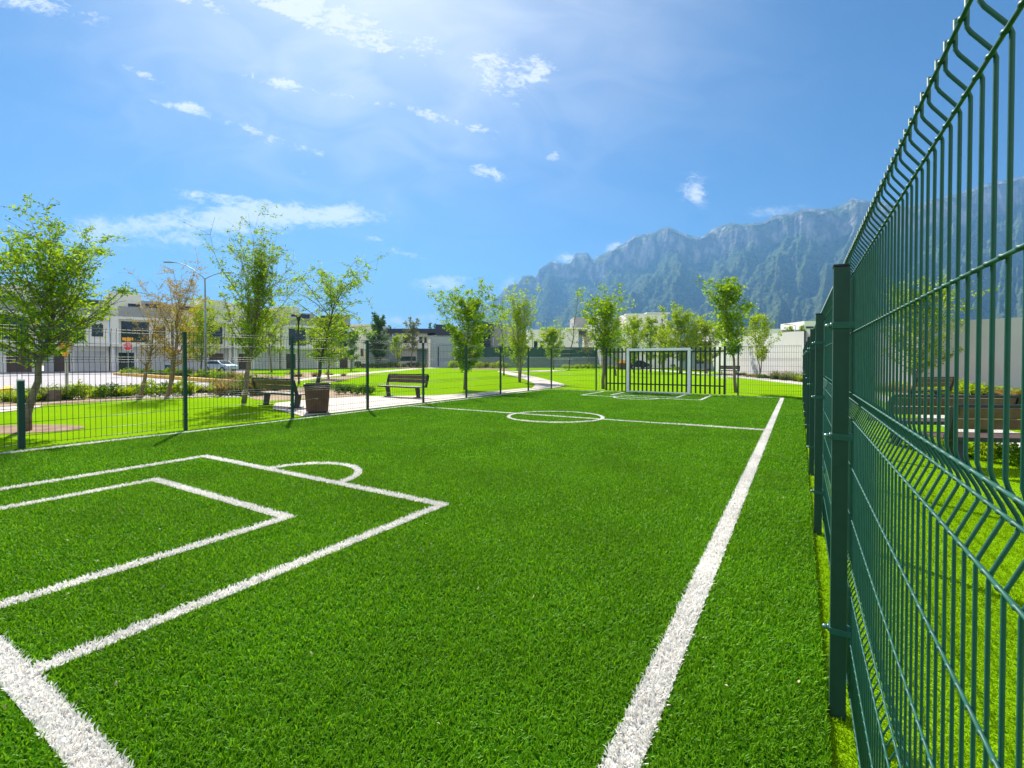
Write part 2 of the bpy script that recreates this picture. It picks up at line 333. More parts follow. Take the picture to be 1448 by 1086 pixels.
def strip_wall(name, pts, w, h, mat):
    mb = MB()
    for a, b in zip(pts[:-1], pts[1:]):
        a = Vector(a); b = Vector(b); d = (b - a); L = d.length; M = Matrix.Translation(a) @ Matrix.Rotation(math.atan2(d.y, d.x), 4, 'Z')
        mb.box(0, L + .02, 0, w, -.03, h, M)
    return mb.build(name, mat)
k = strip_wall('kerb', [G(*p) for p in [(160, 529.6), (180, 531.2), (215, 533.8), (255, 536.8), (300, 540.3), (330, 542.3), (350, 543.2), (375, 543.6)]], .35, .22, MT['yellow']); k['kind'] = 'structure'
k = strip_wall('kerb', [G(-40, 563), G(0, 560), G(18, 557), G(17, 553)], .3, .28, MT['yellow']); k['kind'] = 'structure'

# ------------------------------------------------------------------ pitch markings (v across, u along)
vL, vR, uN, uH, uF = -11.17, -.567, .705, 11.70, 22.02
vc = -5.66; LW = .058
SEG = []
def ln(v0, u0, v1, u1, w=LW): SEG.append((v0, u0, v1, u1, w))
ln(vL, uN, vL, uF); ln(vR, uN, vR, uF, .072); ln(vL, uN, vR, uN, .068); ln(vL, uF, vR, uF); ln(vL, uH, vR, uH)
for (u0, sg) in ((uN, 1), (uF, -1)):
    o_, i_ = (3.2 if sg > 0 else 2.85), (2.1 if sg > 0 else 2.0)
    ln(vc - 2.43, u0, vc - 2.43, u0 + sg * o_); ln(vc + 2.43, u0, vc + 2.43, u0 + sg * o_); ln(vc - 2.43, u0 + sg * o_, vc + 2.43, u0 + sg * o_)
    ln(vc - 1.39, u0, vc - 1.39, u0 + sg * i_); ln(vc + 1.39, u0, vc + 1.39, u0 + sg * i_); ln(vc - 1.39, u0 + sg * i_, vc + 1.39, u0 + sg * i_)
ARC = [(vc, uH - .1, 1.27, 0, 360), (vc, uN + 3.2, .74, 0, 180), (vc, uF - 2.85, .9, 180, 360)]
def in_lines(v, u, jit=0):
    m = np.zeros(len(v), bool)
    for (v0, u0, v1, u1, w) in SEG:
        a0, a1 = min(v0, v1) - w, max(v0, v1) + w; b0, b1 = min(u0, u1) - w, max(u0, u1) + w
        m |= (v > a0 - jit) & (v < a1 + jit) & (u > b0 - jit) & (u < b1 + jit)
    for (av, au, r, t0, t1) in ARC:
        d = np.hypot(v - av, u - au); a = np.degrees(np.arctan2(u - au, v - av)) % 360
        m |= (np.abs(d - r) < .055 + jit) & (a >= t0) & (a <= t1)
    return m

# ------------------------------------------------------------------ grass blades
MT['blade'] = leafmat('turf_blade', (.050, .175, .004), (.180, .410, .012), .35, tcol=(1.5, 1.35, .6), gloss=.02, rough=.5)
MT['lblade'] = leafmat('lawn_blade', (.17, .33, .005), (.30, .50, .008), .4, tcol=(1.4, 1.25, .6), gloss=.0)
MT['wblade'] = leafmat('white_fibre', (.80, .77, .72), (.92, .89, .84), .3, tcol=(1.0, 1.0, 1.0), gloss=.05)
def sample(r0, r1, dens, az0=-58, az1=62):
    area = (az1 - az0) * math.pi / 180 / 2 * (r1 ** 2 - r0 ** 2); n = int(area * dens)
    r = np.sqrt(RNG.uniform(r0 ** 2, r1 ** 2, n)); a = np.radians(RNG.uniform(az0, az1, n))
    x = r * np.sin(a); y = r * np.cos(a)
    return x, y, x * cY - y * sY, x * sY + y * cY
def blades(x, y, L, W, z0, lean=.9):
    n = len(x); az = RNG.uniform(0, 2 * np.pi, n); L = L * RNG.uniform(.6, 1.25, n); W = W * RNG.uniform(.7, 1.3, n)
    d = np.stack([np.cos(az), np.sin(az)], 1); s = np.stack([-np.sin(az), np.cos(az)], 1)
    le = lean * RNG.uniform(.25, 1.0, n); tw = RNG.uniform(-.6, .6, n)
    V = np.zeros((n, 7, 3), np.float32)
    ts = [0, .38, .74, 1.0]; ws = [1.0, .95, .7, 0]
    for k in range(4):
        t = ts[k]
        h = L * (t * np.sqrt(np.maximum(0.05, 1 - le ** 2)) - (t ** 2) * .22 * le); ho = L * le * (t ** 1.7)
        cx = x + d[:, 0] * ho + s[:, 0] * tw * L * (t ** 2) * .6; cy = y + d[:, 1] * ho + s[:, 1] * tw * L * (t ** 2) * .6
        if k < 3:
            for q, sg in ((0, -1), (1, 1)):
                V[:, k * 2 + q, 0] = cx + s[:, 0] * W * ws[k] * sg * .5; V[:, k * 2 + q, 1] = cy + s[:, 1] * W * ws[k] * sg * .5; V[:, k * 2 + q, 2] = z0 + h
        else:
            V[:, 6, 0] = cx; V[:, 6, 1] = cy; V[:, 6, 2] = z0 + h
    base = (np.arange(n) * 7)[:, None]
    T = np.array([[0, 1, 3], [0, 3, 2], [2, 3, 5], [2, 5, 4], [4, 5, 6]])
    Fc = (base[:, :, None] + T[None].reshape(1, 15, 1).transpose(0, 1, 2)[:, :, 0][:, :, None]).reshape(-1, 3) if False else (base + T.reshape(1, 15)).reshape(-1, 3)
    return V.reshape(-1, 3), Fc
def merge(parts):
    Vs, Fs, o = [], [], 0
    for V, Fc in parts: Vs.append(V); Fs.append(Fc + o); o += len(V)
    return np.concatenate(Vs), np.concatenate(Fs)
bands = [(.9, 2.6, 13500, .034, .0056), (2.6, 4.5, 9500, .035, .0064), (4.5, 7.5, 6200, .035, .0068), (7.5, 12, 2700, .034, .0095), (12, 19, 1150, .028, .014), (19, 31, 480, .026, .022)]
gp, wp, lp = [], [], []
for (r0, r1, dn, L, W) in bands:
    x, y, v, u = sample(r0, r1, dn)
    inside = (v > TV0) & (v < TV1) & (u > TU0) & (u < TU1)
    w = in_lines(v, u) & inside
    g = inside & ~(w | (in_lines(v, u, W * .45) if r0 >= 4.5 else w))
    gp.append(blades(x[g], y[g], L, W, 0.0))
    lw = ~inside & (r0 < 15)
    lw &= (v > TV1) | (r0 < 9)
    keep = RNG.uniform(0, 1, len(x)) < (.75 if r0 < 7 else .5)
    lw &= keep
    lp.append(blades(x[lw], y[lw], L * .7, W * .85, -.036, .8))
    x, y, v, u = sample(r0, r1, dn * (.95 if r0 < 4 else (1.3 if r0 < 7 else 2.4)))
    w = in_lines(v, u, -.004) & (v > TV0) & (v < TV1)
    wp.append(blades(x[w], y[w], L * (.92 if r0 < 7 else (1.0 if r0 < 12 else .6)), W * 1.08, 0.004, .85))
o = npmesh('turf_grass', *merge(gp), 3, MT['blade'], smooth=True); tag(o, 'short dark green artificial grass blades covering the pitch', 'grass', kind='stuff')
o = npmesh('lawn_grass', *merge(lp), 3, MT['lblade'], smooth=True); tag(o, 'bright yellow green grass growing outside the pitch fence', 'grass', kind='stuff')
Vw, Fw = merge(wp)
# a few dry leaf scraps and crumbs lying on the turf
x, y, v, u = sample(1.2, 9, 3.2); k_ = (v > TV0) & (v < TV1 - .1)
Vs, Fs = blades(x[k_], y[k_], .020, .011, .030, .98); MT['scrap'] = principled('dry_leaf_scrap', (.30, .22, .10), .8, col2=(.55, .47, .30), scale=2)
o = npmesh('leaf_litter', Vs, Fs, 3, MT['scrap']); tag(o, 'tiny dry leaf scraps scattered over the artificial turf', 'leaf litter', kind='stuff')
# flat white backing strips under the white fibres
lv, lf = [], []
def quad(pts):
    k = len(lv); lv.extend(pts); lf.append((k, k + 1, k + 2)); lf.append((k, k + 2, k + 3))
zz = .0032
for (v0, u0, v1, u1, w) in SEG:
    w2 = w - .008; zz += .00012
    a0, a1 = min(v0, v1) - w2, max(v0, v1) + w2; b0, b1 = min(u0, u1) - w2, max(u0, u1) + w2
    quad([PW(a0, b0, zz), PW(a1, b0, zz), PW(a1, b1, zz), PW(a0, b1, zz)])
for (av, au, r, t0, t1) in ARC:
    zz += .00012; k = 72
    for i in range(k):
        a, b = R(t0 + (t1 - t0) * i / k), R(t0 + (t1 - t0) * (i + 1) / k)
        quad([PW(av + math.cos(a) * (r - .045), au + math.sin(a) * (r - .045), zz), PW(av + math.cos(a) * (r + .045), au + math.sin(a) * (r + .045), zz),
              PW(av + math.cos(b) * (r + .045), au + math.sin(b) * (r + .045), zz), PW(av + math.cos(b) * (r - .045), au + math.sin(b) * (r - .045), zz)])
o = npmesh('pitch_lines', Vw, Fw, 3, MT['wblade'], smooth=True); o['kind'] = 'structure'
MT['lback'] = principled('white_line_backing', (.30, .31, .28), .9, col2=(.60, .60, .57), scale=60)
o = npmesh('pitch_line_backing', np.array([tuple(p) for p in lv], np.float32), np.array(lf), 3, MT['lback']); o['kind'] = 'structure'

# ------------------------------------------------------------------ welded mesh fences
SP = 2.57
def profile(H, folds, top=.027, dep=.027, bot=.04):
    pts = [(H, -top), (H - .040, -top), (H - .048, -top * .85), (H - .076, -top * .12), (H - .086, 0)]
    for zt in folds:                      # top of a 0.1 m fold
        pts += [(zt + .012, 0), (zt, .003), (zt - .040, dep * .88), (zt - .050, dep), (zt - .062, dep * .9), (zt - .113, .003), (zt - .125, 0)]
    pts.append((bot, 0)); return pts
def panel(parent, L, H, folds, hz, step, r, n, sgn=1, x0=.0, mat='green', name='mesh_panel', rough_top=True):
    """wire panel in local coordinates: x along the fence, y outward"""
    mb = MB(); pr = profile(H, folds); k = int(round(L / step))
    for i in range(k + 1):
        x = x0 + i * (L / k)
        mb.tube([(x, sgn * d, z) for z, d in pr], r, n)
    for z, d in hz:
        mb.tube([(x0 - .01, sgn * (d) - sgn * r * 1.8, z), (x0 + L + .01, sgn * (d) - sgn * r * 1.8, z)], r * 1.05, n)
    return mb.build(name, MT[mat], parent, smooth=True)
HZR = [(1.975, -.027), (1.920, -.001), (1.667, 0), (1.402, .001), (1.352, .027), (1.288, .001), (1.085, 0), (.865, 0), (.652, .001), (.602, .027), (.538, .001), (.33, 0), (.10, 0)]
def fence_post(parent, x, H, w=.06, d=.06, bolts=(1.70, 1.21, .78, .35), y=0, mesh_y=.04, mat='greend', cap=True):
    mb = MB(); mb.box(x - w / 2, x + w / 2, y - d / 2, y + d / 2, -.05, H)
    p = mb.build('post', MT[mat], parent, bevel=.004)
    if cap:
        c = MB(); c.box(x - w / 2 - .002, x + w / 2 + .002, y - d / 2 - .002, y + d / 2 + .002, H + .0005, H + .014); c.build('cap', MT['black'], p, bevel=.003)
    for bz in bolts:
        c = MB(); c.box(x - w / 2 - .004, x + w / 2 + .004, y - d / 2 - .003, y + mesh_y, bz - .016, bz + .016)
        cl_ = c.build('clamp', MT['green'], p, bevel=.002)
        c = MB(); yy = y - d / 2 - .003
        c.tube([(x, yy - .0005, bz), (x, yy - .006, bz)], .014, 14); c.tube([(x, yy - .006, bz), (x, yy - .016, bz), (x, yy - .022, bz), (x, yy - .026, bz)], [.010, .010, .0085, .004], 12)
        c.build('bolt', MT['steel'], cl_, smooth=False)
    return p
# right-hand fence, v = 0.157
rf = tag(empty('mesh_fence', PW(.157, 0), -YAW + math.pi / 2), 'tall dark green welded wire fence beside the camera along the right touchline', 'fence')
stR = [(-.03 + SP * i) for i in range(10)]
for i, u in enumerate(stR):
    fence_post(rf, u, 1.955, y=0) if False else None
# local frame: x along +u, y along -v  -> outward (+v) is -y
def right_post(u, far):
    p = MB(); p.box(u - .03, u + .03, -.03, .03, -.06, 1.955)
    po = p.build('post', MT['greend'], rf, bevel=.003)
    c = MB(); c.box(u - .032, u + .032, -.032, .032, 1.9555, 1.967); c.build('cap', MT['black'], po, bevel=.003)
    for bz in (1.70, 1.21, .35):
        c = MB(); c.box(u - .034, u + .034, -.052, .0335, bz - .014, bz + .014); k_ = c.build('clamp', MT['green'], po, bevel=.002)
        c = MB(); c.tube([(u, .034, bz), (u, .039, bz)], .015, 14)
        c.tube([(u, .039, bz), (u, .051, bz), (u, .057, bz), (u, .060, bz)], [.0105, .0105, .008, .003], 12)
        c.build('bolt', MT['steel'], k_, smooth=True)
for i, u in enumerate(stR): right_post(u, i > 3)
for i in range(len(stR) - 1):
    far = i > 1
    e = empty('mesh_panel_frame', (0, 0, 0)); bpy.data.objects.remove(e)
    mb = MB(); pr = profile(2.003, [1.402, .652]); L = SP - .05; n = 8 if i == 0 else (6 if i == 1 else 4); r = .0027 if i < 2 else .003
    for j in range(51):
        x = stR[i] + .025 + j * L / 50
        mb.tube([(x, -.045 - d, z) for z, d in pr], r, n)
    for z, d in HZR:
        y = -.045 - d + .0048
        if i == 0:
            hp, hr = [(stR[i] + .018, y, z)], [.0029]
            for j in range(51):
                x = stR[i] + .025 + j * L / 50
                for dx, rr_ in ((-.0038, .0029), (-.0018, .0038), (.0018, .0038), (.0038, .0029)): hp.append((x + dx, y + .0006 * (abs(dx) < .003), z)); hr.append(rr_ * random.uniform(.95, 1.08))
            mb.tube(hp, hr, n)
        else: mb.tube([(stR[i] + .018, y, z), (stR[i] + SP - .018, y, z)], .0029 if i < 2 else .0032, n)
    mb.build('mesh_panel', MT['green'], rf, smooth=True)
# left-hand fence, v = -11.53 (outward is -v): local x along +u, +y is -v
HL = 2.17
HZL = [(HL - .028, -.027), (HL - .083, 0), (1.86, 0), (1.60, .001), (1.55, .027), (1.50, .001), (1.27, 0), (1.04, 0), (.80, .001), (.75, .027), (.70, .001), (.45, 0), (.22, 0), (.07, 0)]
lf_ = tag(empty('mesh_fence', PW(-11.53, 0), -YAW + math.pi / 2), 'dark green wire fence along the far left touchline in front of the lawn', 'fence')
stL = [(.03 + SP * i) for i in range(10)]
def simple_post(par, u, H, sleeve=False, y=0):
    p = MB(); w = .03
    if sleeve: w = .011
    p.box(u - w, u + w, y - w, y + w, -.06, H); po = p.build('post', MT['greend'], par)
    c = MB(); c.box(u - w - .002, u + w + .002, y - w - .002, y + w + .002, H + .0005, H + .012); c.build('cap', MT['black'], po)
    for bz in (H - .3, H * .55, .35):
        c = MB(); c.box(u - w - .005, u + w + .005, y - w - .012, y + w + .03, bz - .016, bz + .016); c.build('clamp', MT['green'], po)
    if sleeve:
        c = MB(); c.box(u - .042, u + .042, y - .042, y + .042, -.05, 1.18); s = c.build('sleeve', MT['greend'], po)
        c = MB(); c.box(u - .045, u + .045, y - .045, y + .045, 1.1805, 1.205); c.build('collar', MT['signw'], s)
for i, u in enumerate(stL): simple_post(lf_, u, HL - .03 if i != 1 else 1.179, sleeve=(i == 1))
for i in range(len(stL) - 1):
    mb = MB(); pr = profile(HL, [1.60, .80]); L = SP - .06
    for j in range(31):
        x = stL[i] + .03 + j * L / 30
        mb.tube([(x, .055 + d, z) for z, d in pr], .0042, 4)
    for z, d in HZL: mb.tube([(stL[i] + .02, .05 + d, z), (stL[i] + SP - .02, .05 + d, z)], .0042, 4)
    mb.build('mesh_panel', MT['greend'], lf_, smooth=True)
# far end fence: mesh bays at both sides of the palisade; local x along +v, +y is +u
UE = 23.1
ef = tag(empty('mesh_fence', PW(0, UE), -YAW), 'thin dark green wire fence closing the far end beside the barred screen', 'fence')
ends = [-11.47, -8.93, -8.33, -2.83, -2.30, .157]
for v in (-8.93, -2.30): simple_post(ef, v, HL - .03)
for a, b in ((-11.47, -8.93), (-8.90, -8.36), (-2.80, -2.33), (-2.27, .10)):
    mb = MB(); pr = profile(HL, [1.60, .80]); L = b - a - .06; k = max(3, int(L / .085))
    for j in range(k + 1):
        x = a + .03 + j * L / k
        mb.tube([(x, .055 + d, z) for z, d in pr], .0045, 4)
    for z, d in HZL: mb.tube([(a + .01, .05 + d, z), (b - .01, .05 + d, z)], .0045, 4)
    mb.build('mesh_panel', MT['greend'], ef, smooth=True)
# palisade screen behind the goal
pf = tag(empty('palisade_fence', PW(-8.33, UE - .15), -YAW), 'dark green vertical bar screen standing behind the white goal', 'fence')
nb = 28
MT['darkbar'] = principled('dark_green_bar', (.004, .026, .018), .45)
for j in range(nb):
    x = j * 5.5 / (nb - 1); w = .048 if j in (0, nb - 1) else .036
    mb = MB(); mb.box(x - w, x + w, -.02, .02, 0, 2.12 + (.03 if j in (0, nb - 1) else 0)); mb.build('bar', MT['darkbar'], pf)
for z in (1.93, .36):
    mb = MB(); mb.box(.01, 5.49, .021, .055, z - .03, z + .03); mb.build('rail', MT['darkbar'], pf)
# goal
gv0, gv1 = -7.02, -4.22; gl_ = tag(empty('goal', PW((gv0 + gv1) / 2, 22.3), -YAW), 'white steel football goal frame without net in front of the black bars', 'goal')
hw = (gv1 - gv0) / 2; HG = 2.02; a = .058
for sx in (-1, 1):
    mb = MB(); mb.box(sx * hw - a, sx * hw + a, -a, a, 0, HG - a); mb.build('goal_post', MT['white'], gl_, bevel=.012)
    mb = MB(); mb.box(sx * hw - .03, sx * hw + .03, a + .001, .60, HG - .055, HG - .005); mb.build('stay', MT['white'], gl_, bevel=.006)
mb = MB(); mb.box(-hw - a - .002, hw + a + .002, -a - .002, a + .002, HG - a + .0005, HG + a); mb.build('crossbar', MT['white'], gl_, bevel=.012)
mb = MB(); mb.box(-hw + a, hw - a, .0, .05, .012, .062); mb.build('ground_bar', MT['white'], gl_, bevel=.006)

# ------------------------------------------------------------------ street furniture
def bench(loc, rz, label, L=1.9, slats_back=2):
    """local: x along the bench, sitter faces +y"""
    b = tag(empty('park_bench', loc, rz), label, 'bench', 'park benches')
    mb = MB()
    for k in range(4): mb.box(-L / 2, L / 2, -.16 + k * .115, -.16 + k * .115 + .1, .43, .465)
    mb.build('seat', MT['wood'], b, bevel=.006)
    mb = MB(); T = Matrix.Translation((0, -.20, .50)) @ Matrix.Rotation(R(16), 4, 'X')
    for k in range(slats_back): mb.box(-L / 2 + .08, L / 2 - .08, -.018, .018, .10 + k * .165, .10 + k * .165 + .15, T)
    mb.build('backrest', MT['wood'], b, bevel=.006)
    mb = MB()
    mb.box(-L / 2 - .005, L / 2 + .005, .30, .34, .41, .47); mb.box(-L / 2 - .005, L / 2 + .005, -.215, -.175, .41, .47)
    mb.box(-L / 2 + .04, L / 2 - .04, -.025, .025, .10 + slats_back * .165 + .001, .10 + slats_back * .165 + .045, T)
    mb.build('frame_rail', MT['black'], b, bevel=.004)
    for sx in (-1, 1):
        mb = MB(); x = sx * (L / 2 - .04)
        mb.box(x - .035, x + .035, -.045, .045, -.05, .10 + slats_back * .165, T)
        mb.build('back_bracket', MT['black'], b, bevel=.004)
        x = sx * (L / 2 - .30); mb = MB()
        prof = [(-.10, .0), (.06, .0), (.14, .41), (-.05, .41)]
        if sx: mb.add([Vector((x + q, y, z)) for q in (-.04, .04) for (y, z) in prof], [(3, 2, 1, 0), (4, 5, 6, 7), (0, 1, 5, 4), (1, 2, 6, 5), (2, 3, 7, 6), (3, 0, 4, 7)])
        mb.box(x - .041, x + .041, -.28, .22, .0, .03)
        mb.build('leg', MT['black'], b)
    return b
rzu = -YAW     # local y = +u
bench(PW(-14.75, 9.5, -.016), rzu, 'dark slatted bench seen from behind, left of the brown litter bin', 2.3)
bench(PW(-14.2, 14.6, -.016), rzu + math.pi, 'brown slatted bench facing the pitch on the paved walk right of the litter bin', 2.3, 2)
bench(Vector((G(1031, 529.5).x, G(1031, 529.5).y, -.03)), rzu + .25, 'small brown bench near the white wall behind the right of the barred screen', 2.0)
bench(AT(1331, 8.7, -.036), -.12, 'long dark bench behind the right fence, the one farther back of the two large ones', 2.1)
bench(AT(1425, 6.9, -.036), -.12, 'dark bench closest to the camera behind the right fence', 1.9)
bench(AT(1310, 17.5, -.036), 0.25, 'small bench by the wall planting seen high through the right fence', 1.9)
bench(Vector((G(988, 521).x, G(988, 521).y, -.03)), rzu + .9, 'distant dark bench seen through the bars right of the goal', 2.0)

# litter bin
MT['binwood'] = principled('red_brown_slats', (.10, .045, .027), .55, col2=(.18, .085, .052), scale=5, detail=8)
lb = tag(empty('litter_bin', PW(-12.2, 9.0, -.016), .38), 'brown slatted litter bin with dark rim, wider at the top, behind the left fence', 'litter bin')
mb = MB(); nS = 9
for side in range(4):
    Mr = Matrix.Rotation(side * math.pi / 2, 4, 'Z')
    for k in range(nS):
        t0, t1 = -1 + 2 * k / nS + .006, -1 + 2 * (k + 1) / nS - .006
        wb, wt = .295, .345; z0, z1 = .06, .80
        vs = [Mr @ Vector(p) for p in [(t0 * wb, -wb, z0), (t1 * wb, -wb, z0), (t1 * wt, -wt, z1), (t0 * wt, -wt, z1), (t0 * wb, -wb + .02, z0), (t1 * wb, -wb + .02, z0), (t1 * wt, -wt + .02, z1), (t0 * wt, -wt + .02, z1)]]
        mb.add(vs, [(0, 1, 2, 3), (7, 6, 5, 4), (0, 4, 5, 1), (1, 5, 6, 2), (2, 6, 7, 3), (3, 7, 4, 0)])
mb.build('slat_panel', MT['binwood'], lb)
mb = MB()
for side in range(4):
    Mr = Matrix.Rotation(side * math.pi / 2, 4, 'Z'); mb.box(-.365, .325, -.365, -.325, .802, .86, Mr)
mb.build('rim', MT['black'], lb)
mb = MB(); mb.box(-.25, .25, -.25, .25, 0, .055); mb.build('base', MT['black'], lb)
mb = MB(); mb.prism([(-.235, -.235), (.235, -.235), (.235, .235), (-.235, .235)], .06, .78); mb.build('liner', MT['black'], lb)

def street_light(px, Y, ytop, label, arms, group='street lights'):
    H = HZ(ytop, Y); s = tag(empty('street_light', AT(px, Y, -.02)), label, 'street light', group)
    mb = MB(); mb.tube([(0, 0, 0), (0, 0, H * .5), (0, 0, H)], [.10, .085, .06], 10); mb.build('pole', MT['pole'], s, smooth=True)
    mb = MB(); mb.box(-.28, .28, -.28, .28, 0, .55); mb.build('base', MT['stone'], s, bevel=.03)
    for dx, dz in arms:
        mb = MB(); pts = [(dx * t, 0, H - .08 + dz * (1 - (1 - t) ** 1.8)) for t in (0, .2, .4, .6, .8, 1)]
        mb.tube(pts, .035, 6); mb.build('arm', MT['pole'], s, smooth=True)
        mb = MB(); sg = 1 if dx > 0 else -1
        mb.box(min(dx, dx + sg * .75), max(dx, dx + sg * .75), -.14, .14, H - .08 + dz - .05, H - .08 + dz + .05); mb.build('lamp_head', MT['pole'], s, bevel=.03)
    return s
street_light(291, 41, 393, 'tall grey street light with two curved arms at the yellow kerb', [(-2.75, 1.45), (1.7, .55)])
street_light(793, 95, 462, 'small distant street light above the green grey wall left of the tall bare sapling', [(-2.6, 1.9)])
street_light(1062, 75, 446, 'thin street light behind the white wall left of the small round tree', [(.8, .5)])
street_light(1124, 75, 460, 'short street light standing behind the white wall near the dark fence posts', [(-.9, .25)])
street_light(558, 130, 463, 'far away street light leaning its arm over the dark roof slab', [(5.5, 1.6)])
def park_lamp(px, Y, ytop, label):
    H = HZ(ytop, Y); s = tag(empty('park_lamp', AT(px, Y, -.02)), label, 'park lamp', 'park lamps')
    mb = MB(); mb.tube([(0, 0, 0), (0, 0, H - .55)], [.06, .045], 8); mb.build('pole', MT['black'], s)
    mb = MB(); mb.tube([(0, 0, H - .55), (0, 0, H - .35), (0, 0, H - .05), (0, 0, H)], [.05, .06, .14, .15], 10); mb.build('lamp_head', MT['black'], s, smooth=True)
park_lamp(422.5, 30, 447, 'black park lamp with flared head behind the fence post by the bench')
park_lamp(936, 62, 450, 'black park lamp between the young trees above the goal crossbar')
park_lamp(753, 95, 477, 'small dark park lamp in front of the far green grey wall')

def octagon(r): return [(r * math.cos(R(22.5 + 45 * i)), r * math.sin(R(22.5 + 45 * i))) for i in range(8)]
def lettering(txt, size, mat, parent, loc):
    cu = bpy.data.curves.new('lettering', 'FONT'); cu.body = txt; cu.size = size; cu.align_x = 'CENTER'; cu.align_y = 'CENTER'; cu.extrude = .004
    t = bpy.data.objects.new('t', cu); COL.objects.link(t); bpy.context.view_layer.update()
    me = bpy.data.meshes.new_from_object(t); bpy.data.objects.remove(t); me.materials.clear(); me.materials.append(mat)
    o = bpy.data.objects.new('lettering', me); COL.objects.link(o); o.parent = parent; o.location = loc; o.rotation_euler = (math.pi / 2, 0, 0)
sg = tag(empty('stop_sign', AT(181.5, 44, -.02), R(20)), 'red octagonal stop sign with an orange plate above it at the kerb', 'road sign')
mb = MB(); mb.tube([(0, 0, 0), (0, 0, 3.7)], .035, 8); mb.build('pole', MT['pole'], sg)
MX = Matrix.Translation((0, -.06, 2.80)) @ Matrix.Rotation(R(90), 4, 'X')
mb = MB(); mb.prism(octagon(.40), -.012, .0, MX); pl = mb.build('rim', MT['signw'], sg)
mb = MB(); mb.prism(octagon(.365), .001, .010, MX); mb.build('sign_plate', MT['red'], sg)
lettering('ALTO', .26, MT['signw'], pl, (0, -.075, 2.80))
mb = MB(); mb.box(-.42, .42, -.075, -.055, 3.35, 3.62); mb.box(-.22, .22, -.073, -.057, 3.27, 3.3495); mb.build('orange_plate', MT['orange'], sg)
sg = tag(empty('warning_sign', AT(94, 20.2, -.02), R(15)), 'orange sign plate on a pale post beside the tallest left tree', 'road sign')
mb = MB(); mb.tube([(0, 0, 0), (0, 0, 2.28)], .06, 8); mb.build('pole', MT['stone'], sg)
mb = MB(); mb.box(-.20, .20, -.10, -.065, 2.02, 2.34); mb.box(-.09, .09, -.098, -.067, 1.72, 2.0195); mb.build('sign_plate', MT['orange'], sg)
sg = tag(empty('small_road_sign', AT(252.5, 42, -.02), R(15)), 'white square road sign with a red band beside the bare tree', 'road sign')
mb = MB(); mb.tube([(0, 0, 0), (0, 0, 2.9)], .03, 8); mb.build('pole', MT['pole'], sg)
mb = MB(); mb.box(-.32, .32, -.06, -.04, 2.15, 2.95); pl = mb.build('sign_plate', MT['signw'], sg)
mb = MB(); mb.prism([(-.25, .08), (.25, .08), (.0, -.0)], .001, .006, Matrix.Translation((0, -.06, 2.2)) @ Matrix.Rotation(R(90), 4, 'X')); mb.box(-.25, .25, -.066, -.0605, 2.28, 2.40); mb.build('red_mark', MT['red'], pl)
wb_ = tag(empty('wheeled_bin', AT(239.5, 47, -.02), R(10)), 'dark blue wheeled bin standing on the pavement behind the bare tree', 'bin')
mb = MB(); mb.add([Vector(p) for p in [(-.22, -.22, .08), (.22, -.22, .08), (.22, .22, .08), (-.22, .22, .08), (-.28, -.30, 1.0), (.28, -.30, 1.0), (.28, .30, 1.0), (-.28, .30, 1.0)]], [(3, 2, 1, 0), (4, 5, 6, 7), (0, 1, 5, 4), (1, 2, 6, 5), (2, 3, 7, 6), (3, 0, 4, 7)]); mb.build('body', MT['blue'], wb_)
mb = MB(); mb.box(-.30, .30, -.33, .33, 1.001, 1.06); mb.build('lid', MT['blue'], wb_, bevel=.015)
for sx in (-.25, .25):
    mb = MB(); mb.tube([(sx - .03, .22, .10), (sx + .03, .22, .10)], .10, 12); mb.build('wheel', MT['rubber'], wb_)
# brown garden block in the bed
st = MB(); st.add([Vector(p) for p in [(-.16, -.16, 0), (.18, -.14, 0), (.17, .18, 0), (-.18, .15, 0), (-.12, -.16, .42), (.20, -.15, .46), (.19, .15, .44), (-.13, .14, .40)]], [(3, 2, 1, 0), (4, 5, 6, 7), (0, 1, 5, 4), (1, 2, 6, 5), (2, 3, 7, 6), (3, 0, 4, 7)])
o = st.build('tree_stump', MT['bark'], bevel=.05); o.location = (G(76, 566).x, G(76, 566).y, -.02); tag(o, 'squat brown block among the plants right of the big left tree', 'stump')

def car(loc, rz, body, label):
    c = tag(empty('parked_car', loc, rz), label, 'car')
    side = [(-2.15, .35), (2.10, .35), (2.18, .62), (2.05, .86), (1.15, 1.0), (.45, 1.44), (-.95, 1.47), (-1.75, 1.05), (-2.15, .98), (-2.22, .6)]
    mb = MB(); Mx = Matrix.Rotation(R(90), 4, 'X'); mb.prism(side, -.85, .85, Mx); mb.build('body', body, c, bevel=.06)
    mb = MB(); win_ = [(1.0, 1.02), (.42, 1.38), (-.9, 1.40), (-1.55, 1.04)]
    mb.prism(win_, .851, .858, Mx); mb.prism(win_, -.858, -.851, Mx)
    mb.build('side_window', MT['glass'], c)
    mb = MB(); mb.add([Vector(p) for p in [(1.16, -.7, 1.01), (1.16, .7, 1.01), (.50, .62, 1.425), (.50, -.62, 1.425)]], [(0, 1, 2, 3)]); mb.build('windscreen', MT['glass'], c).location = (.012, 0, .012)
    for sx in (-1.35, 1.35):
        for sy in (-.80, .80):
            mb = MB(); mb.tube([(sx, sy - .11, .33), (sx, sy + .11, .33)], .33, 18); w = mb.build('wheel', MT['rubber'], c)
            mb = MB(); q = sy + (.111 if sy > 0 else -.111); mb.tube([(sx, q, .33), (sx, q + (.01 if sy > 0 else -.01), .33)], .19, 12); mb.build('rim', MT['pole'], w)
    for sy in (-.6, .6):
        mb = MB(); mb.box(2.12, 2.19, sy - .18, sy + .18, .66, .80); mb.build('headlight', MT['signw'], c, bevel=.02)
    return c
car(AT(312, 62, -.03), R(-20), MT['carw'], 'light blue silver car parked behind the leafy trees near the street light')
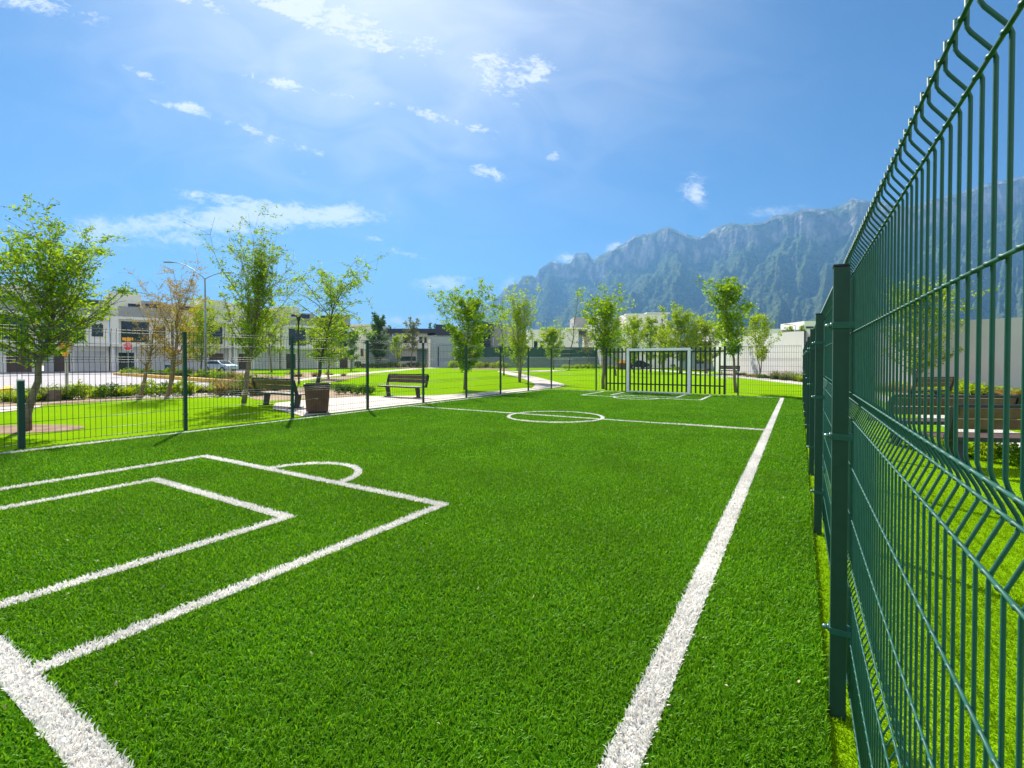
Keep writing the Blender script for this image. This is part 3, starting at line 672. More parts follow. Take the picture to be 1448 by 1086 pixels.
car(AT(902, 78, -.03), R(15), MT['card'], 'dark car parked behind the left half of the goal')
ob = tag(empty('garden_box', AT(881, 76, -.03), R(10)), 'orange and brown timber box beyond the bars left of the goal', 'box')
mb = MB(); mb.box(-.75, .75, -.5, .5, 0, 1.0); mb.build('body', MT['brown'], ob, bevel=.03)
mb = MB(); mb.box(-.8, .8, -.55, .55, 1.001, 1.5); mb.build('upper_panel', MT['orange'], ob, bevel=.03)

# ------------------------------------------------------------------ houses
def house(loc, rz, label, boxes, wins=(), doors=(), group=None):
    h = tag(empty('house', loc, rz), label, 'house', group)
    mats = {}
    for (nm, m, x0, x1, y0, y1, z0, z1) in boxes: mats.setdefault((nm, m), MB()).box(x0, x1, y0, y1, z0, z1)
    for (nm, m), mb in mats.items(): mb.build(nm, MT[m], h)
    for (x0, x1, z0, z1, y) in wins:
        mb = MB(); f = .07
        mb.box(x0, x0 + f, y - .06, y, z0, z1); mb.box(x1 - f, x1, y - .06, y, z0, z1); mb.box(x0 + f, x1 - f, y - .06, y, z1 - f, z1); mb.box(x0 + f, x1 - f, y - .06, y, z0, z0 + f)
        if x1 - x0 > 1.3: mb.box((x0 + x1) / 2 - .03, (x0 + x1) / 2 + .03, y - .055, y - .001, z0 + f, z1 - f)
        w = mb.build('window', MT['black'], h)
        mb = MB(); mb.box(x0 + f, x1 - f, y - .03, y - .002, z0 + f, z1 - f); mb.build('pane', MT['glass'], w)
    for (nm, m, x0, x1, z0, z1, y) in doors:
        mb = MB(); n = max(1, int((z1 - z0) / .55)) if nm == 'garage_door' else 1
        for k in range(n):
            a = z0 + (z1 - z0) * k / n; b = z0 + (z1 - z0) * (k + 1) / n - (.03 if n > 1 else 0)
            mb.box(x0, x1, y - .07, y - .001, a, b)
        mb.build(nm, MT[m], h)
    return h
def row_house(s, W, label, mir=False, c1='swhite', c2='sgray', tall='swhite', dz=0.0, gm='gdoor', dm='brown'):
    P = Vector((-60.5 + .7071 * s, 56 + .7071 * s, 0))
    q = lambda a, b: (W - b, W - a) if mir else (a, b)
    B = []
    def bx(nm, m, a, b, y0, y1, z0, z1): a, b = q(a, b); B.append((nm, m, a, b, y0, y1, z0, z1))
    bx('wall', c1, .02, W - .02, .9, 9.5, 0, 3.30)
    bx('slab', c1, 0, W, -.35, 9.6, 3.301, 3.65)
    bx('wall', c1, .9 if W > 4 else .4, W - .02, .35, 9.5, 3.651, 7.0)
    bx('column', tall, 0, .85, -.10, 1.2, 3.652, 7.35 + dz)
    bx('column', tall, .02, .40, -.05, .5, 0, 3.30)
    bx('slab', c1, .86, W + .0, -.25, 9.6, 7.001, 7.36)
    bx('parapet', c2, .9, W - .03, -.05, .45, 7.361, 8.75 + dz)
    bx('upper_storey', tall, .04, W * .52, 1.4, 9.3, 7.361, 10.7 + dz)
    bx('upper_storey', c2, W * .52 + .001, W - .10, 2.2, 9.1, 7.362, 9.9 + dz)
    wins = []; a, b = q(1.15, W * .62); wins.append((a, b, 3.95, 6.75, .35))
    a, b = q(W * .30, W * .50); wins.append((a, b, 8.9, 9.3, 1.4))
    a, b = q(W * .72, W * .9); wins.append((a, b, 4.6, 6.2, .35))
    a, b = q(W * .6, W * .85); wins.append((a, b, 8.8, 9.5, 2.2))
    doors = []; a, b = q(W * .45, W * .95); doors.append(('garage_door', gm, a, b, .05, 2.7, .9))
    a, b = q(.9, W * .38); doors.append(('door', dm, a, b, .05, 2.5, .9))
    return house(P, R(45), label, B, wins, doors, 'row of houses across the street')
row_house(-13.0, 8.0, 'leftmost pale house of the street row, cut by the picture edge', c1='scream', tall='swhite')
row_house(-4.5, 8.0, 'pale house behind the crown of the large left tree', mir=True, c1='swhite', c2='sgray', tall='scream')
row_house(3.7, 6.2, 'white house with grey upper band right of the large left tree', c2='sgray', tall='sgray', dz=-.3, dm='brown')
row_house(10.0, 6.7, 'house with a tall white roof block directly above the stop sign', c2='sgray', tall='swhite', dm='glass')
row_house(17.0, 7.3, 'cream house behind the bare golden tree', mir=True, c1='scream', c2='scream', tall='scream')
row_house(24.6, 7.0, 'grey and white house behind the tall street light', c2='sgray', tall='swhite', dz=-.2)
row_house(31.8, 6.3, 'house with a pale column behind the black park lamp', c1='swhite', c2='sgray', tall='scream', dz=-.2)
row_house(38.2, 6.2, 'house with dark roof slab at the right end of the street row', mir=True, c1='swhite', c2='sdark', tall='sgray', dz=-.9)
# houses beyond the lawn, facing the camera
def far_house(px0, px1, Y, label, boxes, wins=(), doors=(), rz=0):
    """boxes in picture fractions of its own width: given in px and py at depth Y, converted to metres"""
    X0 = AT(px0, Y).x; mpp = Y / F; z = lambda py: max(0, HZ(py, Y)); x = lambda px: (px - px0) * mpp
    B = [(nm, m, x(a), x(b), y0, y1, z(pb), z(pt)) for (nm, m, a, b, pt, pb, y0, y1) in boxes]
    Wn = [(x(a), x(b), z(pb), z(pt), y) for (a, b, pt, pb, y) in wins]
    D = [(nm, m, x(a), x(b), z(pb), z(pt), y) for (nm, m, a, b, pt, pb, y) in doors]
    return house((X0, Y, 0), rz, label, B, Wn, D)
far_house(496, 556, 98, 'pale blue grey house just left of the dark roofed house', [('wall', 'swhite', 496, 534, 461, 530, 0, 9), ('wall', 'sblue', 534.1, 552, 475, 530, -.6, 8), ('parapet', 'swhite', 495, 535, 458.5, 460.9, -.2, 9.2), ('annex', 'sblue', 522, 533.9, 486, 530, -1.5, -.01)],
 [(510, 514, 493, 504, 0), (500, 507, 468, 478, 0)], [('door', 'orange', 517, 520, 497, 510, 0)])
far_house(545, 655, 106, 'white house under a long dark flat roof slab in the centre left distance', [('roof', 'sdark', 545, 617, 465.2, 471, -1.2, 9), ('roof', 'sdark', 617.1, 640, 459.5, 474, -1.3, 9.1), ('wall', 'swhite', 556, 604, 471.1, 530, 0, 9), ('wall', 'scream', 604.1, 650, 474.1, 530, .4, 9.0), ('balcony', 'swhite', 566, 615, 488, 493, -1.5, -.01), ('column', 'brown', 553, 555.5, 471.1, 530, -1.0, -.7)],
 [(593, 597.5, 476, 485, 0), (600, 603.5, 476, 485, 0), (570, 580, 475, 485, 0), (566, 588, 504, 510, 0), (612, 620, 478, 486, .4)], [('garage_door', 'gwall', 590, 603.5, 494, 515, 0)])
far_house(606, 640, 96, 'plain grey blue garden block left of the vase shaped tree', [('wall', 'sblue', 609, 639, 476, 530, 0, 5), ('wall', 'swhite', 606, 608.9, 480, 530, -.2, 4)], [(619, 620.5, 490, 518, 0)], [])
far_house(636, 700, 112, 'charcoal house with balcony window right behind the leafy centre left tree', [('upper_storey', 'sdark', 668, 697, 456, 474, -1, 8), ('wall', 'sdark', 672, 694, 474.1, 527, 1.5, 8), ('column', 'stan', 694.1, 697, 474.1, 527, -.9, 0), ('wall', 'gwall', 640, 667.9, 471, 527, 0, 7)],
 [(674, 682, 477, 487, 1.5), (684, 693, 477, 487, 1.5), (648, 660, 478, 486, 0)])
far_house(697, 760, 118, 'plain mid grey windowless house between the charcoal house and the slim bright tree', [('wall', 'sgray', 698, 722, 460.5, 527, 0, 8), ('wall', 'gwall', 722.1, 752, 467, 527, .6, 8), ('parapet', 'sgray', 697, 723, 459, 460.4, -.2, 8.2)],
 [(726, 728, 480, 504, .6), (750, 751.5, 478, 486, .6)])
far_house(745, 850, 104, 'long low white house behind the green glass fence', [('wall', 'swhite', 746, 818, 466, 528, 0, 8), ('upper_storey', 'sgray', 812, 831, 448, 465.9, .8, 8), ('upper_storey', 'swhite', 831.1, 852, 447.6, 528, .2, 8), ('parapet', 'swhite', 800, 832, 463.5, 465.8, -.8, .7)],
 [(832, 850, 455, 459, .2), (755, 760, 482, 500, 0), (764, 769, 482, 500, 0), (818.5, 829, 468, 476, .9)])
far_house(852, 975, 86, 'white two storey house with small dark windows behind the goal', [('wall', 'swhite', 878, 962, 466, 525, 0, 9), ('upper_storey', 'swhite', 886, 945, 443, 465.9, .5, 9), ('wall', 'sgray', 852, 877.9, 448, 525, 1, 8), ('slab', 'swhite', 885, 970, 464.8, 467.2, -1, -.01), ('parapet', 'swhite', 915, 948, 441.5, 442.95, .3, 8)],
 [(924, 931, 453, 456.5, .5), (936, 941, 458, 466, .5), (904, 910, 470, 480, 0), (925, 929, 472, 477, 0), (940, 950, 485, 505, 0)])
far_house(950, 1045, 70, 'low pavilion with a dark canopy right of the goal', [('wall', 'sblue', 975, 1030, 492, 522, 0, 6), ('canopy', 'sdark', 952, 1036, 484, 486.5, -3, 6), ('wall', 'swhite', 1012, 1032, 465, 483.9, 1, 7), ('beam', 'brown', 958, 1034, 487.6, 489.6, -1.2, -1.0)],
 [(1006, 1014, 497, 514, 0), (985, 995, 496, 514, 0), (1015, 1025, 470, 478, 1)])
far_house(1030, 1110, 88, 'low grey roofed house showing over the white wall left of the small round tree', [('wall', 'sgray', 1034, 1062, 465, 530, 0, 8), ('wall', 'swhite', 1078, 1108, 464.5, 530, 1, 8), ('parapet', 'sgray', 1033, 1063, 462, 464.9, -.3, 8.2)],
 [(1048, 1056, 470, 474, 0)])
far_house(1108, 1170, 90, 'small white box house above the wall beside the dark fence posts', [('wall', 'swhite', 1137, 1166, 454, 530, 0, 8), ('wall', 'sgray', 1108, 1136.9, 466, 530, .5, 7)], [(1139, 1150, 461.5, 464.5, 0)])

# boundary wall on the right
wl = MB()
wp_ = [G(1008, 524.5), G(1040, 527.5), G(1121, 534), G(1140, 535.5), G(1300, 544), G(1448, 549), G(1700, 557)]
tz = [4.15, 4.1, 3.95, 3.85, 3.85, 3.85, 3.9]
for i in range(len(wp_) - 1):
    a, b = wp_[i], wp_[i + 1]; d = (b - a); n_ = Vector((-d.y, d.x, 0)).normalized() * .2
    if n_.y < 0: n_ = -n_
    wl.add([a + Vector((0, 0, -.1)), b + Vector((0, 0, -.1)), b + n_ + Vector((0, 0, -.1)), a + n_ + Vector((0, 0, -.1)), a + Vector((0, 0, tz[i])), b + Vector((0, 0, tz[i + 1])), b + n_ + Vector((0, 0, tz[i + 1])), a + n_ + Vector((0, 0, tz[i]))],
           [(3, 2, 1, 0), (4, 5, 6, 7), (0, 1, 5, 4), (2, 3, 7, 6)] + ([(3, 0, 4, 7)] if i == 0 else []) + ([(1, 2, 6, 5)] if i == len(wp_) - 2 else []))
o = wl.build('boundary_wall', MT['wall']); tag(o, 'long plain off white wall bordering the park on the right', 'wall')
# green grey wall with a glazed fence on top, centre
gw = tag(empty('garden_wall', AT(640, 92, 0)), 'long green grey wall with dark green fence panels on top in the centre distance', 'wall')
X = lambda px: AT(px, 92).x - AT(640, 92).x
mb = MB(); mb.box(X(666), X(868), 0, .3, 0, HZ(505, 92)); mb.build('wall', MT['gwall'], gw)
MT['gpanel'] = principled('dark_green_panel', (.02, .075, .065), .4, var=.25, scale=.8)
for k in range(10):
    a, b = X(666 + k * 20.2), X(666 + (k + 1) * 20.2)
    mb = MB(); mb.box(a + .08, b - .08, .1, .16, HZ(504.8, 92), HZ(491, 92)); mb.build('fence_panel', MT['gpanel'], gw)
    mb = MB(); mb.box(a - .08, a + .079, .06, .2, HZ(504.9, 92), HZ(490, 92)); mb.build('post', MT['greend'], gw)

# ------------------------------------------------------------------ trees and plants
def leaves(P, L, W, up=.3):
    n = len(P); a = RNG.normal(size=(n, 3)); a[:, 2] *= .7; a /= np.linalg.norm(a, axis=1)[:, None]
    b = RNG.normal(size=(n, 3)); b -= a * (a * b).sum(1)[:, None]; b /= np.linalg.norm(b, axis=1)[:, None]
    l = (L * RNG.uniform(.6, 1.3, n))[:, None] / 2; w = (W * RNG.uniform(.7, 1.2, n))[:, None] / 2
    V = np.stack([P - a * l, P + b * w + a * l * .1, P + a * l, P - b * w + a * l * .1], 1).reshape(-1, 3)
    return V, np.arange(n * 4).reshape(-1, 4)
def tree(base, H, CW, label, cb=.35, stems=1, lean=(0, 0), dens=1.0, leaf=.1, mat='leaf', bark='bark', shape='vase', nbr=26, tr=None, cluster=.16, droop=0.0, group='park trees', name='tree', wander=.06, up=.9):
    t = tag(empty(name, base), label, 'tree', group)
    tr = tr or H * .014
    def env(s):       # s: 0 crown base .. 1 top
        if shape == 'vase': return .30 + .75 * min(1, s / .65) - max(0, s - .72) * 2.3
        if shape == 'round': return math.sin(math.pi * (.12 + .80 * s)) ** .7
        if shape == 'column': return .55 + .45 * math.sin(math.pi * s)
        if shape == 'spread': return .45 + .75 * math.sin(math.pi * (.1 + .75 * s))
        return .8
    kH = kL = 1.0
    for it in range(3):
        rnd = random.Random(sum(ord(c) * (i + 1) for i, c in enumerate(label))); mb = MB(); LP = []
        for sidx in range(stems):
            a0 = rnd.uniform(0, 6.28) + sidx * 6.28 / stems
            spread = 0 if stems == 1 else CW * .20 * min(1, kL)
            pts = []; k = 9; wx = wy = 0
            for i in range(k + 1):
                s = i / k; wx += rnd.gauss(0, wander) * H / k; wy += rnd.gauss(0, wander) * H / k
                pts.append(Vector((math.cos(a0) * spread * s ** .8 + lean[0] * s ** 1.3 + wx, math.sin(a0) * spread * s ** .8 + lean[1] * s ** 1.3 + wy, H * kH * (1 - .06 * sidx) * .93 * s)))
            r0 = tr / (stems ** .45)
            mb.tube(pts, [r0 * (1.15 if i == 0 else 1) * (1 - .9 * i / k) + .004 for i in range(k + 1)], 7)
            nb_ = nbr // stems
            for j in range(nb_):
                s = (j + .5) / nb_; zf = cb + (1 - cb) * s * .97
                idx = zf * k; i0 = min(k - 1, int(idx)); p0 = pts[i0].lerp(pts[i0 + 1], idx - i0)
                az = j * 2.4 + rnd.uniform(-.5, .5) + a0
                L = kL * CW / 2 * env(s) * rnd.uniform(.65, 1.2)
                el = (R(28) + R(36) * s) * up + rnd.uniform(-.2, .2)
                bp = [p0]; d = Vector((math.cos(az) * math.cos(el), math.sin(az) * math.cos(el), math.sin(el))); seg = 5
                for q in range(seg):
                    d = (d + Vector((rnd.gauss(0, .12), rnd.gauss(0, .12), .10 - droop * (q + 1) * .16))).normalized()
                    bp.append(bp[-1] + d * L * 1.30 / seg)
                rb = max(.005, r0 * (1 - .85 * zf) * .5)
                mb.tube(bp, [rb * (1 - .8 * q / seg) for q in range(seg + 1)], 5, caps=False)
                for q in range(1, seg + 1):
                    for tw in range(3):
                        td = (d * .5 + Vector((rnd.gauss(0, 1), rnd.gauss(0, 1), rnd.gauss(.25, .6) - droop * .8))).normalized()
                        Lt = L * rnd.uniform(.22, .48) * (1 - .3 * q / seg)
                        e = bp[q] + td * Lt; mid = bp[q] + td * Lt * .5 + Vector((0, 0, .02))
                        mb.tube([bp[q], mid, e], [rb * .35, rb * .25, .002 + rb * .1], 4, caps=False)
                        LP.append((e, bp[q]))
        A = np.array([p for p, w in LP]); hz = np.percentile(A[:, 2], 99.5); wx = np.percentile(A[:, 0], 99) - np.percentile(A[:, 0], 1)
        if it < 2: kH *= H * .985 / hz; kL *= min(1.9, max(.45, CW / wx))
    mb.build('trunk', MT[bark], t, smooth=True)
    if dens > 0:
        n = int(dens * 4.4 * CW * H * (1 - cb) * .62 / (.25 * leaf * leaf))
        E_ = np.array([p for p, w in LP]); B_ = np.array([w for p, w in LP]); wt = RNG.uniform(.15, 1, len(LP)) ** 1.4; wt /= wt.sum()
        k_ = RNG.choice(len(LP), n, p=wt); f_ = RNG.uniform(.05, 1.08, n)[:, None]
        P = B_[k_] + (E_[k_] - B_[k_]) * f_ + RNG.normal(size=(n, 3)) * np.minimum(leaf * .65, .16) * np.array([1, 1, .7])
        V, Fc = leaves(P, leaf, leaf * .5); npmesh('crown', V, Fc, 4, MT[mat], t)
    return t
def TB(px, py): g = G(px, py); return Vector((g.x, g.y, -.03))
def TH(py, base): return HZ(py, base.y)
def T(px, pybase, pytop, wpx, label, **kw):
    b = TB(px, pybase); return tree(b, TH(pytop, b), wpx / F * b.y, label, **kw)
T(37, 607, 300, 170, 'large leafy green tree closest to the left picture edge behind the fence', cb=.43, lean=(.45, .2), dens=1.15, leaf=.085, nbr=52, shape='spread', tr=.085, cluster=.12)
T(236, 561, 374, 96, 'bare branching tree with golden tips beside the white road sign', cb=.30, dens=.26, leaf=.07, mat='leafo', bark='barky', nbr=34, stems=2, tr=.09, cluster=.13, shape='vase', name='bare_tree')
T(198, 563, 425, 60, 'shorter bare brown tree with twisted branches left of the golden tipped tree', cb=.34, lean=(.7, 0), dens=.10, leaf=.045, mat='leafo', bark='barky', nbr=22, tr=.08, shape='vase', name='bare_tree')
T(345, 568, 333, 94, 'tall three stemmed green tree left of the dark bench', cb=.36, stems=3, dens=.95, leaf=.10, nbr=54, shape='vase', tr=.12, cluster=.12, up=1.25)
T(284, 531, 425, 75, 'bright yellow green tree standing behind the street light pole', cb=.25, dens=.9, leaf=.17, mat='leafy', nbr=26, shape='round')
T(385, 526, 430, 62, 'yellow green tree between the three stemmed tree and the park lamp', cb=.3, dens=.6, leaf=.2, mat='leafy', nbr=20, shape='round')
T(452, 541, 372, 118, 'wind bent tree with long arching branches above the litter bin', cb=.22, lean=(1.3, 0), dens=.5, leaf=.15, mat='leaf', bark='barkd', nbr=40, shape='vase', droop=.55, cluster=.11, tr=.12)
T(466, 535, 438, 48, 'slim young yellow green tree just right of the wind bent tree', cb=.25, dens=.9, leaf=.2, mat='leafy', nbr=20, shape='column')
T(496, 524, 466, 22, 'small narrow green tree beside the pale blue house', cb=.25, dens=1.0, leaf=.26, mat='leafd', nbr=14, shape='column')
T(533, 519.5, 443, 36, 'dense upright dark green tree in front of the pale blue house', cb=.12, dens=1.5, leaf=.34, mat='leafd', nbr=26, shape='column')
T(581, 519.5, 449, 24, 'grey green slender tree in front of the white house with dark roof slab', cb=.35, dens=1.0, leaf=.34, mat='leafg', nbr=18, shape='column')
T(564, 520, 472, 22, 'small golden green tree left of the grey green slender one', cb=.3, dens=.9, leaf=.3, mat='leafy', nbr=14, shape='round')
T(657, 550, 402, 90, 'bright leafy tree with uneven crown standing on the lawn right of the second bench', cb=.22, stems=1, lean=(.1, 0), dens=1.3, leaf=.15, nbr=42, shape='vase', cluster=.13, tr=.07, droop=.1)
T(735, 540, 413, 48, 'slim vase shaped bright tree beside the branching path', cb=.38, stems=3, dens=1.1, leaf=.15, mat='leafy', nbr=42, shape='vase', tr=.11, up=1.35)
T(713, 530.5, 438, 30, 'thin sapling with few leaves left of the slim vase shaped tree', cb=.3, lean=(-.3, 0), dens=.25, leaf=.2, bark='barkd', nbr=16, shape='column', tr=.07)
T(731, 524, 476, 30, 'low bushy green tree hidden behind the slim vase shaped tree', cb=.15, dens=1.0, leaf=.25, nbr=16, shape='round')
T(782, 522.5, 458, 40, 'small round yellow green tree in front of the long green grey wall', cb=.34, dens=1.7, leaf=.28, mat='leafy', nbr=26, shape='round', up=1.1)
T(803.5, 523, 400, 26, 'tall leafless sapling against the mountain', cb=.3, lean=(1.3, 0), dens=.05, leaf=.15, bark='barkd', nbr=18, shape='column', tr=.08, up=1.3, name='bare_tree')
T(832, 521, 466, 40, 'small palm like tree with thin fronds left of the goal', cb=.55, dens=.35, leaf=.26, mat='leafg', nbr=18, shape='round', droop=.4)
T(853, 549, 409, 60, 'leafy tree with forked trunk just left of the barred screen', cb=.42, stems=2, lean=(.1, 0), dens=1.3, leaf=.17, nbr=44, shape='vase', tr=.10, cluster=.12, up=.85)
T(872, 531, 455, 26, 'slight green sapling behind the forked tree', cb=.3, dens=.7, leaf=.2, nbr=14, shape='column')
for i, (px, pb, pt, w, mt, lab) in enumerate([(896, 527, 444, 34, 'leafy', 'young bright tree left of the crossbar centre, first of the cluster behind the goal'), (920, 526, 447, 24, 'leafy', 'narrow young tree second in the cluster behind the goal'),
   (938, 527, 466, 24, 'leafy', 'short young tree hiding the foot of the park lamp above the goal'), (962, 528, 433, 58, 'leafy', 'widest golden green tree of the cluster over the right goal post'), (1000, 528, 452, 44, 'leafy', 'rounded bright tree right of the goal in front of the dark canopy')]):
    T(px, pb, pt, w, lab, cb=.2, dens=1.2, leaf=.22, mat=mt, nbr=30, shape='round', group='young trees behind the goal')
T(1040, 554, 390, 64, 'tree with twisted trunk leaning left at the right end of the barred screen', cb=.36, stems=1, lean=(-.75, .1), dens=1.3, leaf=.16, nbr=40, shape='vase', tr=.075, cluster=.12, bark='bark', up=.9)
T(1074, 534, 441, 46, 'small round young tree in front of the white wall', cb=.28, stems=2, dens=.85, leaf=.17, nbr=30, shape='round', tr=.07, mat='leafy')
T(1292, 547, 392, 98, 'broad green tree seen through the wires of the right fence', cb=.12, stems=2, dens=1.1, leaf=.16, nbr=44, shape='round', tr=.09, mat='leafy')
for px, pb, pt, lab in ((1118, 526, 461, 'bushy treetop peeking over the white wall left of the white box house'), (1133, 526, 458, 'slim treetop beside the white box house above the wall')):
    T(px, 520, pt, 16, lab, cb=.3, dens=1.0, leaf=.3, mat='leafy', nbr=14, shape='round', group='treetops over the wall')
for px, Y, pt, lab in ((606, 150, 457, 'leftmost of the three tiny dark treetops above the dark roof'), (609.5, 150, 456, 'middle one of the three tiny treetops above the dark roof'), (614, 150, 457, 'rightmost of the three tiny treetops above the dark roof')):
    tree(AT(px, Y, -.03), HZ(pt, Y), .8, lab, cb=.4, dens=1.0, leaf=.35, mat='leafd', nbr=10, shape='column', group='tiny treetops')
for px, Y, pt, w, lab in ((553, 135, 459, 2.4, 'small dark treetop just left of the dark roof slab'), (540, 120, 468, 3, 'dark treetop behind the pale blue house')):
    tree(AT(px, Y, -.03), HZ(pt, Y), w, lab, cb=.4, dens=1.0, leaf=.35, mat='leafd', nbr=12, shape='round', group='distant treetops')
# tree pit at the large left tree
pit = [Vector((TB(37, 605).x + 1.5 * math.cos(R(a)) - .3, TB(37, 605).y + .75 * math.sin(R(a)), 0)) for a in range(0, 360, 15)]
sheet('tree_pit', pit, -.026, MT['soilr'])

def shrub_proto(kind, mat, label):
    s = tag(empty('shrub', (0, 0, -60)), label, 'plant')
    if kind == 'round':
        n = 420; d = RNG.normal(size=(n, 3)); d /= np.linalg.norm(d, axis=1)[:, None]; r = RNG.uniform(.35, 1, n)[:, None] ** .6
        lump = 1 + .28 * np.sin(d[:, :1] * 5 + 1) * np.cos(d[:, 1:2] * 4)
        P = d * r * np.array([.5, .5, .45]) * lump + np.array([0, 0, .45]); V, Fc = leaves(P, .15, .085); npmesh('foliage', V, Fc, 4, MT[mat], s)
        mb = MB()
        for k in range(6): a = k * 1.05; mb.tube([(0, 0, 0), (math.cos(a) * .12, math.sin(a) * .12, .25), (math.cos(a) * .3, math.sin(a) * .3, .6)], [.02, .014, .006], 5)
        mb.build('stem', MT['barkd'], s)
    else:
        n = 160; x = RNG.normal(0, .10, n); y = RNG.normal(0, .10, n); V, Fc = blades(x, y, .95, .035, 0, .75)
        npmesh('foliage', V, Fc, 3, MT[mat], s)
    return s
protos = [shrub_proto('round', 'leafd', 'x'), shrub_proto('round', 'leafy', 'x'), shrub_proto('spiky', 'leafg', 'x'), shrub_proto('spiky', 'leafr', 'x'), shrub_proto('round', 'leaf', 'x'), shrub_proto('spiky', 'leafy', 'x')]
PL = []
def shrub(k, px, py, h, w, label, group):
    p = protos[k]
    s = copy_tree(p)
    g = G(px, py); s.location = (g.x, g.y, -.03); s.scale = (w, w, h); s.rotation_euler = (0, 0, random.uniform(0, 6.28))
    PL.append((group, px, k, label, s)); s['group'] = group
rr = random.Random(5)
for i in range(26):
    px = 60 + i * 11 + rr.uniform(-3, 3); k = rr.choice([0, 1, 5, 4, 2, 5])
    shrub(k, px, 566 - (px - 60) * .033 - rr.uniform(0, 4.0), rr.uniform(.45, .8), rr.uniform(.6, 1.1), 'low green plant in the bed between the left lawn and the street', 'plants in the left street bed')
for i in range(12):
    px = rr.uniform(2, 60); shrub(rr.choice([0, 1, 5]), px, rr.uniform(562, 568), rr.uniform(.3, .6), rr.uniform(.5, .9), 'low plant beside the yellow kerb end at the left picture edge', 'plants at the left edge')
for i in range(20):
    px = 182 + i * 8.6 + rr.uniform(-3, 3); yb = 532.5 + (px - 182) * .058
    shrub(rr.choice([0, 4, 5, 2]), px, yb - rr.uniform(1.5, 4.5), rr.uniform(.6, 1.1), rr.uniform(.9, 1.5), 'small shrub growing behind the yellow kerb on the planted island', 'plants behind the yellow kerb')
for i in range(12):
    px = 306 + i * 8 + rr.uniform(-4, 4)
    shrub(rr.choice([3, 3, 2, 0]), px, 557 + rr.uniform(-9, 6) * .8 - (3 if px > 345 else 0), rr.uniform(.7, 1.1), rr.uniform(.8, 1.3), 'dry brownish tuft behind the dark bench', 'dry tufts behind the dark bench')
for i in range(6):
    shrub(0, 479 + i * 9, 556.5 - i * .3 + (1.5 if i > 2 else 0), rr.uniform(.40, .62), rr.uniform(.4, .55), 'small dark plant in the row between the two left benches', 'row of small plants by the paved walk')
for i in range(9):
    shrub(rr.choice([1, 3, 5]), rr.uniform(404, 520), rr.uniform(528.5, 534.5), rr.uniform(.3, .6), rr.uniform(.8, 1.6), 'low golden plant in the mulch bed behind the litter bin', 'low plants in the mulch bed')
for i in range(14):
    px = 478 + i * 9.3; shrub(rr.choice([0, 0, 4, 1]), px, 519.2 + rr.uniform(-.5, .8), rr.uniform(.9, 1.6), rr.uniform(1.2, 1.9), 'dark green bush in the hedge along the distant pale blue and white houses', 'bushes below the distant houses')
for i in range(9):
    px = 640 + i * 9.5; shrub(rr.choice([1, 4]), px, 520.3 + rr.uniform(-.3, .6), rr.uniform(1.1, 1.7), rr.uniform(1.4, 2.0), 'light green bush at the foot of the green grey wall', 'bushes at the green grey wall')
for i in range(10):
    px = 800 + i * 8; shrub(rr.choice([1, 4, 5]), px, 520.8 + rr.uniform(-.3, .5), rr.uniform(.5, 1.0), rr.uniform(1.4, 2.2), 'low light green plant along the wall left of the goal', 'plants along the far wall')
for i in range(16):
    px = 1046 + i * 6.2; shrub(rr.choice([2, 3, 3, 0]) if px < 1095 else rr.choice([2, 2, 5]), px, 530.5 + (px - 1046) * .095 + rr.uniform(-.6, 1.2), (.35 if px < 1092 else .75) * rr.uniform(.8, 1.2), rr.uniform(.8, 1.2), 'grey green tuft growing along the foot of the white wall', 'tufts along the white wall')
for i in range(24):
    px = 1225 + i * 11; shrub(rr.choice([3, 5, 1]), px, 549 + (px - 1225) * .055 + rr.uniform(-1, 3), rr.uniform(.35, .7), rr.uniform(.9, 1.4), 'yellowish tuft by the wall seen through the right fence', 'yellow tufts behind the right fence')
for i in range(9):
    px = 1300 + i * 24 + rr.uniform(-5, 5); shrub(rr.choice([0, 4, 1]), px, 633 + (px - 1300) * .17 + rr.uniform(-3, 4), rr.uniform(.28, .42), rr.uniform(.3, .42), 'small leafy plant beside the path behind the right fence', 'small plants by the right path')
for i in range(14):
    shrub(rr.choice([0, 4, 3]), rr.uniform(950, 1034), rr.uniform(519.5, 523.5), rr.uniform(.5, 1.0), rr.uniform(1.0, 1.8), 'low plant in front of the pavilion right of the goal', 'plants by the pavilion')
ADJ = ['dark green rounded', 'yellow green rounded', 'grey green spiky', 'dry straw coloured', 'mid green rounded', 'yellow green spiky']
PLACE = {'plants in the left street bed': 'in the bed before the street', 'plants at the left edge': 'at the left picture edge', 'plants behind the yellow kerb': 'behind the yellow kerb',
 'dry tufts behind the dark bench': 'near the dark left bench', 'row of small plants by the paved walk': 'in the row between the left benches', 'low plants in the mulch bed': 'in the mulch behind the bin',
 'bushes below the distant houses': 'below the pale distant houses', 'bushes at the green grey wall': 'at the green grey wall', 'plants along the far wall': 'by the far wall left of the goal',
 'tufts along the white wall': 'along the white wall', 'yellow tufts behind the right fence': 'below the wall through the right fence', 'small plants by the right path': 'by the path behind the right fence', 'plants by the pavilion': 'before the pavilion right of the goal'}
ORD = ['first', 'second', 'third', 'fourth', 'fifth', 'sixth', 'seventh', 'eighth', 'ninth', 'tenth', 'eleventh', 'twelfth', 'thirteenth', 'fourteenth', 'fifteenth', 'sixteenth', 'seventeenth', 'eighteenth', 'nineteenth', 'twentieth', 'twenty-first', 'twenty-second', 'twenty-third', 'twenty-fourth', 'twenty-fifth', 'twenty-sixth']
for g_ in PLACE:
    for i, r_ in enumerate(sorted((r for r in PL if r[0] == g_), key=lambda r: r[1])):
        r_[4]['label'] = '%s plant, %s from the left %s' % (ADJ[r_[2]], ORD[i], PLACE[g_])
